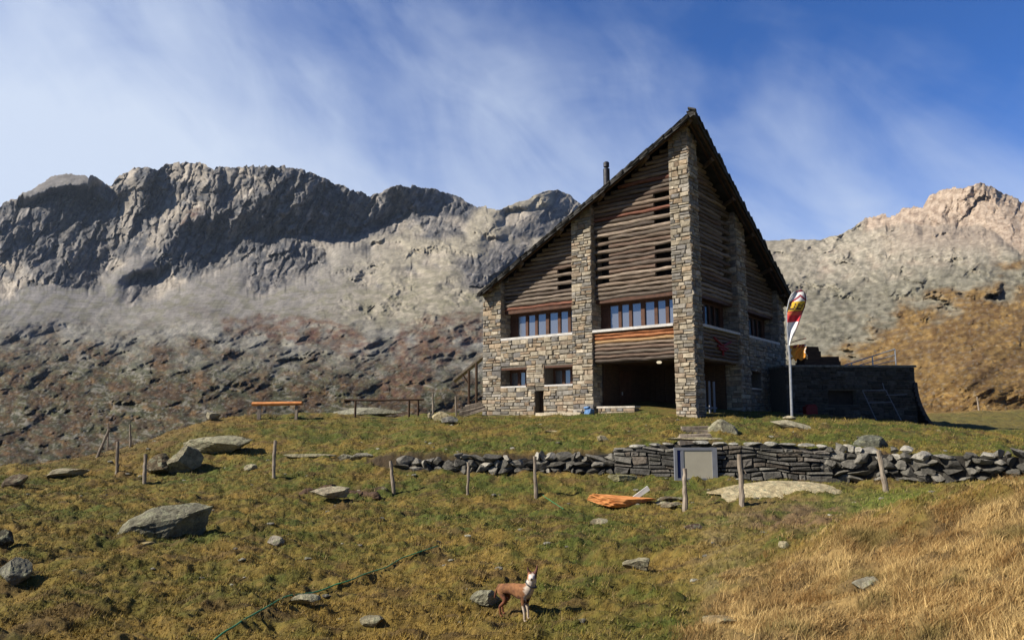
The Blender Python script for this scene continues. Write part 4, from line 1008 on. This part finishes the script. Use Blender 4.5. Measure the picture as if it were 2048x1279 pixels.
for (px, py, D, h, lb) in ((1958, 820, 50, 1.05, 'lone stake on the golden hillside beyond the annex'), (1838, 832, 38, 1.15, 'pale stake just right of the annex')):
    q = at(px, py, D); mb = MB(); z = float(gz(q[0], q[1])); mb.tube([(q[0],q[1],z-.3),(q[0]-.02,q[1],z+h*.5),(q[0]-.05,q[1],z+h)], [.06,.055,.05], 7, jit=.05)
    mb.build('fence_post', 'greywood', None, label=lb, cat='post', group='wooden fence posts on the slope')

# ------------------------------------------------------------------ bench, rail, shelter, planks, log
def local_thing(name, px, py, rz, label, cat):
    q = ghit(px, py); return empty(name, tuple(q), rz, label=label, cat=cat)
b = local_thing('bench', 512, 836, R(3), 'rustic orange plank bench standing on the crest at left', 'bench')
mb = MB(); mb.tube([(-.18,0,.62),(.5,0,.63),(1.2,.0,.65),(1.9,0,.67)], [.13,.135,.14,.13], 12); 
o = mb.build('seat', 'orangewood', b); o.scale = (1,1,.62); o.location = (0,0,.22)
for x in (.06, 1.62):
    MB().box((x,-.06,-.1),(x+.13,.06,.54),(1,1,1),.015).build('leg', 'greywood', b)
b = local_thing('picnic_bench', 692, 830, R(2), 'long dark wooden rail on posts on the crest left of the hut', 'rail')
mb = MB(); mb.tube([(-.1,0,.66),(1.5,0,.65),(3.4,0,.69)], .045, 8); mb.build('rail', 'wood', b)
for x in (.4, 2.75, 3.15):
    MB().tube([(x,0,-.15),(x,0,.64)], .05, 8).build('post', 'wood', b)
S0 = hut_w((1.0, 11.3, 0)); S0 = Vector((S0.x, S0.y, float(gz(S0.x, S0.y))))
SH = empty('lean_to', tuple(S0), 0, label='small lean-to with a sloping grey beam against the left hut corner', cat='shelter')
sh = lambda px, py, D=37.2: Vector(at(px, py, D)) - S0
mb = MB(); a, c = sh(906, 757), sh(968, 706)
mb.add([a, c, c + Vector((0,0,-.14)), a + Vector((0,0,-.12)), a + Vector((0,1.6,0)), c + Vector((0,1.6,0)), c + Vector((0,1.6,-.14)), a + Vector((0,1.6,-.12))], [(0,1,2,3),(4,5,6,7),(0,1,5,4),(3,2,6,7),(0,3,7,4),(1,2,6,5)])
mb.build('roof', 'greywood', SH)
for px, ty in ((938, 740), (953, 726)):
    MB().tube([sh(px, 832), sh(px, ty)], .07, 7).build('post', 'wood', SH)
MB().tube([sh(938, 768), sh(925, 748)], .045, 6).build('brace', 'wood', SH)
MB().tube([sh(953, 790), sh(938, 808)], .035, 6).build('brace', 'wood', SH)
q = ghit(945, 832); mb = MB()
for k in range(7):
    mb.obox((k*.02, k*.03, .10 + k * .075), (1.5 - k*.12, .45, .06), Matrix.Rotation(-.30 + k*.02, 3, 'Y'), (1,1,1), .015)
o = mb.build('plank_pile', 'greywood', None, label='sloping pile of sawn planks at the left foot of the hut', cat='planks'); o.location = (q[0]-.1, q[1] + .3, q[2])
# hollowed orange log
q = ghit(1240, 1016); v, f = rock_v((1.85, .50, .44), 77, 5, 9, .06, (0, 0, 0), .55)
v[:, 2] *= (1.0 - .42 * np.clip((v[:, 0] + .9) / 1.8, 0, 1)); v[:, 2] += -.03 * (v[:, 0])
mb = MB(); mb.add(v, f); o = mb.build('split_log', 'orangewood', None, label='broad split orange slab of wood tapering to the right on the grass', cat='log'); o.location = (q[0], q[1] + .14, q[2] + .17); o.rotation_euler = (.12, .0, -.04)
q = ghit(1280, 1004); mb = MB(); mb.obox((0,0,.2),(.5,.06,.10),Matrix.Rotation(-.6,3,'Y'),(1,1,1),.01)
o = mb.build('wood_chip', 'sill', None, label='pale split slat lying across the right end of the orange log', cat='slat'); o.location = (q[0], q[1] - .1, q[2])
# hose
def hose(pts, label):
    pp = []
    for (a, b), (c, d) in zip(pts[:-1], pts[1:]):
        for k in range(8):
            t = k / 8; q = ghit(a + (c - a) * t, b + (d - b) * t); pp.append(Vector((q[0], q[1], float(gz(q[0], q[1])) + .03)))
    for _ in range(2):
        pp = [pp[0]] + [(pp[i-1] + pp[i] * 2 + pp[i+1]) / 4 for i in range(1, len(pp) - 1)] + [pp[-1]]
    mb = MB(); mb.tube(pp, .0085, 7); mb.build('hose', 'hose', None, smooth=True, label=label, cat='hose')
hose([(425,1290),(500,1240),(570,1198),(640,1188),(700,1165),(770,1140),(810,1118),(885,1093)], 'dark green hose running diagonally through the turf on the left')
hose([(1086,993),(1105,1006),(1130,1022)], 'short bright green hose end beside the knobbly post')

# ------------------------------------------------------------------ flag and orange cloth
fb = ghit(1584, 836); FD = fb[1]
def fpt(px, py, D=None): return Vector(at(px, py, D or FD))
FL = empty('beach_flag', tuple(fb), 0, label='white red and yellow feather flag on a grey pole before the shaded hut corner', cat='flag')
rel = lambda px, py: fpt(px, py) - Vector(fb)
poly = [(1584,838),(1582,780),(1580,720),(1577,690),(1574,650),(1574,620),(1579,598),(1588,584),(1600,580),(1610,586),(1614,600)]
mb = MB(); mb.tube([rel(*p) for p in poly[:4]], .055, 8); mb.tube([rel(*p) for p in poly[3:]], [.035,.03,.028,.028,.026,.024,.022,.02], 8); mb.build('pole', 'metal', FL)
bn = MB(); ny, nx = 60, 26
Lx = lambda y: np.interp(y, [580,586,600,620,650,692], [1592,1583,1577.5,1574.5,1574,1577.5])
Rx = lambda y: np.interp(y, [580,586,600,615,650,692], [1600,1609,1613,1611,1596,1579])
def fcol(u, y, x):
    w = (.80,.78,.76); red = (.62,.03,.04); yel = (.80,.52,.05); dk = (.16,.02,.04); drk = (.10,.05,.04)
    if y < 584.5 or u > .94: return dk
    if abs((y - 592) - abs(u - .62) * 26) < 2.4 and y < 606: return (.30,.03,.06)
    if 604 < y < 621:
        ax = u - (y - 612) * -.008
        for a0, a1 in ((.10,.17),(.33,.40),(.52,.59),(.78,.85)):
            if a0 < ax < a1 and 606 < y < 619: return drk
        if (.10 < ax < .40 and 617 < y < 619) or (.52 < ax < .85 and (617 < y < 619 or 606 < y < 607.5 or 611.5 < y < 613)): return drk
        return yel
    if 621 <= y < 624: return (.35,.08,.03)
    if 624 <= y < 631: return (.75,.22,.06) if (x * 3) % 7 < 1 else (.70,.10,.07)
    if 631 <= y < 643: return red if int(x / 6) % 2 else (.72,.05,.06)
    return w
vs = []; cs = []
for i in range(ny + 1):
    y = 581 + (692 - 581) * i / ny; a, c = float(Lx(y)), float(Rx(y))
    for k in range(nx + 1):
        u = k / nx; p = rel(a + (c - a) * u, y - (u - .3) * 2.5); p.y += .05 * math.sin(u * 5 + i * .15); vs.append(p)
fs = []
for i in range(ny):
    for k in range(nx):
        y = 581 + (692 - 581) * (i + .5) / ny; u = (k + .5) / nx; a, c = float(Lx(y)), float(Rx(y))
        fs.append((i*(nx+1)+k, i*(nx+1)+k+1, (i+1)*(nx+1)+k+1, (i+1)*(nx+1)+k)); cs.append(fcol(u, y, a + (c - a) * u))
bn.v = [tuple(v) for v in vs]; bn.f = fs; bn.c = cs
o = bn.build('banner', 'cloth', FL, smooth=True, recalc=False); sm = o.modifiers.new('t', 'SOLIDIFY'); sm.thickness = .006
ob = Vector(at(1577, 722, FD + .35)); OC = empty('orange_pennant', tuple(ob), 0, label='orange cloth with white scalloped edge hung beside the flag pole', cat='cloth')
bn = MB(); vs = []; fs = []; cs = []
for i in range(15):
    for k in range(17):
        u, v = k / 16, i / 14; x = .02 + .72 * u; z = .05 + .62 * (1 - v) + .08 * (u - .3) - (.06 if v > .9 else 0) * math.cos(u * 18); vs.append((x + .04 * math.sin(v * 9), .08 * math.sin(u * 9 + v * 3), z))
for i in range(14):
    for k in range(16):
        fs.append((i*17+k, i*17+k+1, (i+1)*17+k+1, (i+1)*17+k))
        cs.append((.85,.78,.65) if k == 15 and i % 3 else (.30,.05,.03) if i < 3 and k > 3 and (i + k) % 4 else (.72,.62,.45) if k < 3 and 2 < i < 11 else (.70,.30,.04) if (k + i) % 5 else (.55,.18,.02))
bn.v = vs; bn.f = fs; bn.c = cs; o = bn.build('cloth', 'cloth', OC, smooth=True, recalc=False); sm = o.modifiers.new('t', 'SOLIDIFY'); sm.thickness = .01
MB().tube([(-.06,0,.70),(.4,0,.86),(.78,0,.95)], .02, 6).build('rod', 'red', OC)

# ------------------------------------------------------------------ dog
def make_dog():
    fp = ghit(1030, 1238); base = Vector(fp)
    hd = -R(40)     # heading: to the right, a little toward the viewer
    root = bpy.data.objects.new('tmp', None)
    camdir = Matrix.Rotation(-hd, 3, 'Z') @ Vector((-.12 - base.x / base.y * 0, -1, .10)).normalized()
    V = []; E = []; Rr = []
    def node(p, r, par=None):
        V.append(Vector(p)); Rr.append(r); i = len(V) - 1
        if par is not None: E.append((par, i))
        return i
    pel = node((-.16,0,.325), (.062,.072)); mid = node((-.04,0,.315), (.062,.068), pel); rib = node((.07,0,.295), (.070,.088), mid); ch = node((.16,0,.295), (.066,.090), rib)
    nb = node((.205,0,.360), (.058,.066), ch); nk = node((.232,0,.420), (.050,.052), nb); hdn = node((.245,0,.475), (.057,.052), nk)
    hd1 = Vector((.245,0,.475)); m1 = node(hd1 + camdir * .060 + Vector((0,0,-.010)), (.034,.030), hdn); m2 = node(hd1 + camdir * .100 + Vector((0,0,-.022)), (.018,.017), m1)
    side = camdir.cross(Vector((0,0,1))).normalized()
    for s, ht in ((1, .058), (-1, .078)):
        e1 = node(hd1 + side * s * .032 + Vector((0,0,.038)), (.032,.022), hdn); e2 = node(hd1 + side * s * .046 + Vector((0,0,.033 + ht * .5)), (.025,.015), e1); node(hd1 + side * s * .052 + Vector((0,0,.045 + ht * .95)), (.008,.006), e2)
    tl = node((-.225,0,.320), (.020,.020), pel); t2 = node((-.275,0,.25), (.014,.014), tl); node((-.30,0,.17), (.007,.007), t2)
    for s in (1, -1):
        fo = .02 if s < 0 else -.02
        a = node((.155,.045*s,.245), (.036,.042), ch); b = node((.140+fo,.055*s,.185), (.024,.026), a); c = node((.158+fo,.055*s,.095), (.015,.015), b); d = node((.160+fo,.055*s,.022), (.014,.014), c); node((.188+fo,.055*s,.012), (.014,.010), d)
        ho = .03 if s < 0 else -.03
        a = node((-.165,.045*s,.265), (.044,.056), pel); b = node((-.110+ho,.055*s,.185), (.030,.034), a); c = node((-.205+ho,.055*s,.110), (.015,.016), b); d = node((-.190+ho,.055*s,.022), (.013,.013), c); node((-.160+ho,.055*s,.012), (.014,.010), d)
    me = bpy.data.meshes.new('dog'); me.from_pydata([v[:] for v in V], E, []); me.update()
    o = bpy.data.objects.new('dog', me); COL.objects.link(o)
    sk = o.modifiers.new('skin', 'SKIN'); sk.use_smooth_shade = True
    if not me.skin_vertices: 
        bm = bmesh.new(); bm.from_mesh(me); bm.verts.layers.skin.verify(); bm.to_mesh(me); bm.free()
    for i, d in enumerate(me.skin_vertices[0].data): d.radius = Rr[i]; d.use_root = (i == 0)
    ss = o.modifiers.new('sub', 'SUBSURF'); ss.levels = ss.render_levels = 2
    dg = bpy.context.evaluated_depsgraph_get(); m2_ = bpy.data.meshes.new_from_object(o.evaluated_get(dg)); 
    bpy.data.objects.remove(o)
    co = np.array([v.co[:] for v in m2_.vertices]); hh = np.array(hd1)
    C = np.tile(np.array([.185,.085,.034]), (len(co), 1))
    jn = fbm(co[:,0]*45, co[:,1]*45 + co[:,2]*38, 5, 3) * .012; co = co + jn[:, None]; x, y, z = co.T
    C = C * (1 + .35 * sstep(.30, .37, z))[:, None]; br = fbm(co[:,0]*22, co[:,2]*18 + co[:,1]*9, 8, 3); C = lerp(C, np.array([.085,.035,.018]), np.clip(sstep(.0, .5, br) * .75, 0, 1))
    C[(z < .262) & (x < .14) & (x > -.12)] = (.06,.026,.013)
    C[(z < .23) & (x < -.05)] = (.16,.06,.03)
    C[(x > .185) & (z < .46)] = (.48,.41,.33)
    C[(x > .10) & (z < .17)] = (.46,.38,.29)
    C[(x > .19) & (y > .030) & (z > .20) & (z < .40)] = (.10,.035,.02)
    head = z > .44
    f = (co - hh) @ np.array(camdir); sd = (co - hh) @ np.array(side)
    C[head] = (.34,.15,.07); C[head & (np.abs(sd) < .013)] = (.70,.64,.56); C[head & (f > .05)] = (.62,.56,.5); C[(z > .515)] = (.07,.028,.018); C[(f > .095) & head] = (.02,.015,.015)
    C[head & (sd < -.018) & (f < .05)] = (.12,.05,.035)
    C[(z > .41) & (z < .45) & (x > .1)] = (.66,.6,.52)
    ca = m2_.color_attributes.new('Col', 'FLOAT_COLOR', 'POINT'); ca.data.foreach_set('color', np.hstack([C, np.ones((len(C), 1))]).ravel())
    m2_.materials.clear(); m2_.materials.append(M['fur'])
    for p in m2_.polygons: p.use_smooth = True
    d = bpy.data.objects.new('dog', m2_); COL.objects.link(d); d.location = base + Vector((0,0,.0)); d.rotation_euler = (0,0,hd)
    tag(d, 'brown and white dog with pricked ears standing in the grass and facing the viewer', 'dog')
    mb = MB()
    for s in (1, -1):
        c = hd1 + camdir * .048 + side * s * .020 + Vector((0,0,.012)); v, fc = ICO[2]; mb.add(v * .0075 + np.array(c), fc)
    mb.build('eyes', 'darkmetal', d, smooth=True)
    mb = MB(); v, fc = ICO[2]; mb.add(v * .010 + np.array(hd1 + camdir * .118 + Vector((0,0,-.016))), fc); mb.build('nose', 'darkmetal', d, smooth=True)
    mb = MB(); cpts = []
    for k in range(17):
        a = 2 * math.pi * k / 16; cpts.append((.222 + .056 * math.cos(a), .054 * math.sin(a), .392 - .03 * math.cos(a)))
    mb.tube(cpts, .008, 6); mb.build('collar', 'darkmetal', d)
make_dog()

# ------------------------------------------------------------------ light, sky, camera
SUN_A, SUN_E = R(74), R(37)
sdir = Vector((-math.sin(SUN_A) * math.cos(SUN_E), -math.cos(SUN_A) * math.cos(SUN_E), math.sin(SUN_E)))
L = bpy.data.lights.new('sun', 'SUN'); L.energy = 5.0; L.angle = R(.53); L.color = (1, .92, .80)
lo = bpy.data.objects.new('sun', L); COL.objects.link(lo); lo.rotation_euler = (-sdir).to_track_quat('-Z', 'Y').to_euler()
wd = bpy.data.worlds.new('World'); SC.world = wd; wd.use_nodes = True
nt = wd.node_tree; N = nt.nodes; LK = nt.links; bg = N['Background']
sky = N.new('ShaderNodeTexSky'); sky.sky_type = 'NISHITA'; sky.sun_disc = False; sky.sun_elevation = SUN_E
sky.sun_rotation = math.atan2(sdir.x, sdir.y) % (2 * math.pi); sky.altitude = 2200; sky.air_density = 1.0; sky.dust_density = .25; sky.ozone_density = 4.0
tc = N.new('ShaderNodeTexCoord')
def math_(op, a, b=None, c=None, clamp=False):
    n = N.new('ShaderNodeMath'); n.operation = op; n.use_clamp = clamp
    for i, q in enumerate((a, b, c)):
        if q is None: continue
        if isinstance(q, (int, float)): n.inputs[i].default_value = q
        else: LK.new(q, n.inputs[i])
    return n.outputs[0]
sx = N.new('ShaderNodeSeparateXYZ'); LK.new(tc.outputs['Generated'], sx.inputs[0])
az = math_('ARCTAN2', sx.outputs[0], sx.outputs[1]); el = math_('ARCSINE', sx.outputs[2])
def noise2(sxs, sys_, rot, scale, det, off=0, dist=0.):
    cb = N.new('ShaderNodeCombineXYZ'); LK.new(az, cb.inputs[0]); LK.new(el, cb.inputs[1]); cb.inputs[2].default_value = off
    mp = N.new('ShaderNodeMapping'); mp.vector_type = 'TEXTURE'; mp.inputs['Rotation'].default_value = (0, 0, rot); mp.inputs['Scale'].default_value = (sxs, sys_, 1)
    LK.new(cb.outputs[0], mp.inputs[0]); n = N.new('ShaderNodeTexNoise'); n.inputs['Scale'].default_value = scale; n.inputs['Detail'].default_value = det
    n.inputs['Roughness'].default_value = .55; n.inputs['Distortion'].default_value = dist; LK.new(mp.outputs[0], n.inputs['Vector']); return n.outputs['Fac']
w1 = noise2(1.15, 1, R(-35), 5.5, 8, 1.3, .9); w2 = noise2(1.35, 1, R(-38), 2.6, 5, 6.2, .2); w3 = noise2(2.0, 1, R(-35), 9, 7, 8.1, 1.0)
leftb = math_('MULTIPLY_ADD', az, -.78, .54)                 # more veil toward the left
low = math_('MULTIPLY', math_('SUBTRACT', .40, el), 2.4)     # and toward the horizon
m = math_('ADD', math_('MULTIPLY', math_('SUBTRACT', w1, .5), .5), math_('MULTIPLY', math_('SUBTRACT', w2, .5), 1.3))
m = math_('ADD', m, math_('MULTIPLY', math_('SUBTRACT', w3, .5), .5))
m = math_('ADD', m, leftb); m = math_('ADD', m, low)
m = math_('MULTIPLY', m, .92, clamp=True)
fw = N.new('ShaderNodeMapRange'); fw.interpolation_type = 'SMOOTHSTEP'; fw.inputs['From Min'].default_value = .30; fw.inputs['From Max'].default_value = .66; LK.new(sx.outputs[1], fw.inputs[0])  # veil kept to the sky ahead so it adds less fill light
m = math_('MULTIPLY', m, fw.outputs[0])
sm_ = N.new('ShaderNodeMapRange'); sm_.interpolation_type = 'SMOOTHSTEP'; sm_.inputs['From Min'].default_value = -.06; sm_.inputs['From Max'].default_value = 1.2; LK.new(m, sm_.inputs[0])
hs = N.new('ShaderNodeHueSaturation'); hs.inputs['Saturation'].default_value = 1.18; hs.inputs['Value'].default_value = 1.12; LK.new(sky.outputs[0], hs.inputs['Color'])
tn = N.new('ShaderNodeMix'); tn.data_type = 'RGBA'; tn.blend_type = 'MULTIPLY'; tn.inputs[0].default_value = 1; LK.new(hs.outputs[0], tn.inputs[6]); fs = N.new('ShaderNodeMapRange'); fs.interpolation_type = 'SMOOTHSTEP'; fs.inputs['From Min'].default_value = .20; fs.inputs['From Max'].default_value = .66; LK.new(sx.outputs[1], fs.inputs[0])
tm = N.new('ShaderNodeMix'); tm.data_type = 'RGBA'; LK.new(fs.outputs[0], tm.inputs[0]); tm.inputs[6].default_value = (.60,.70,.92,1); tm.inputs[7].default_value = (1.02,1.32,1.80,1); LK.new(tm.outputs[2], tn.inputs[7])  # unseen sky behind dimmed to weaken fill light on shaded sides
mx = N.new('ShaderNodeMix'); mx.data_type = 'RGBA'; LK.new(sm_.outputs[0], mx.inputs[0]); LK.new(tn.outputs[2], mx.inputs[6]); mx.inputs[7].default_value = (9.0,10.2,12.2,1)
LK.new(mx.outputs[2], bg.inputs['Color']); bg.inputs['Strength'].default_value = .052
def haze():
    m = bpy.data.materials.new('haze_air'); m.use_nodes = True; nt = m.node_tree; nt.nodes.clear()
    o = nt.nodes.new('ShaderNodeOutputMaterial'); v = nt.nodes.new('ShaderNodeVolumePrincipled')
    v.inputs['Color'].default_value = (.62,.78,1,1); v.inputs['Density'].default_value = .00006; v.inputs['Anisotropy'].default_value = .2
    nt.links.new(v.outputs[0], o.inputs['Volume'])
    pts = np.concatenate([np.array([c[:] for c in q.bound_box]) for q in bpy.data.objects if q.type == 'MESH' and q.name in ('mountains', 'ground', 'meadow')])
    lo_, hi_ = pts.min(0) - 1.5, pts.max(0) + 12
    b = MB(); b.box(tuple(lo_), tuple(hi_)); b.build('haze', m, None, kind='stuff', label='thin blue mountain haze', cat='haze')
haze()
cd = bpy.data.cameras.new('camera'); cam = bpy.data.objects.new('camera', cd); COL.objects.link(cam); SC.camera = cam
cd.sensor_fit = 'HORIZONTAL'; cd.sensor_width = 36; cd.lens = FPX / 2048 * 36; cd.clip_start = .1; cd.clip_end = 6000
cam.location = (0,0,0); cam.rotation_euler = (math.pi/2 + PITCH, 0, 0)
SC.view_settings.view_transform = 'Standard'; SC.view_settings.look = 'None'; SC.view_settings.exposure = .58; SC.view_settings.gamma = 1
SC.cycles.use_denoising = True
SC.cycles.max_bounces = 6; SC.cycles.diffuse_bounces = 3
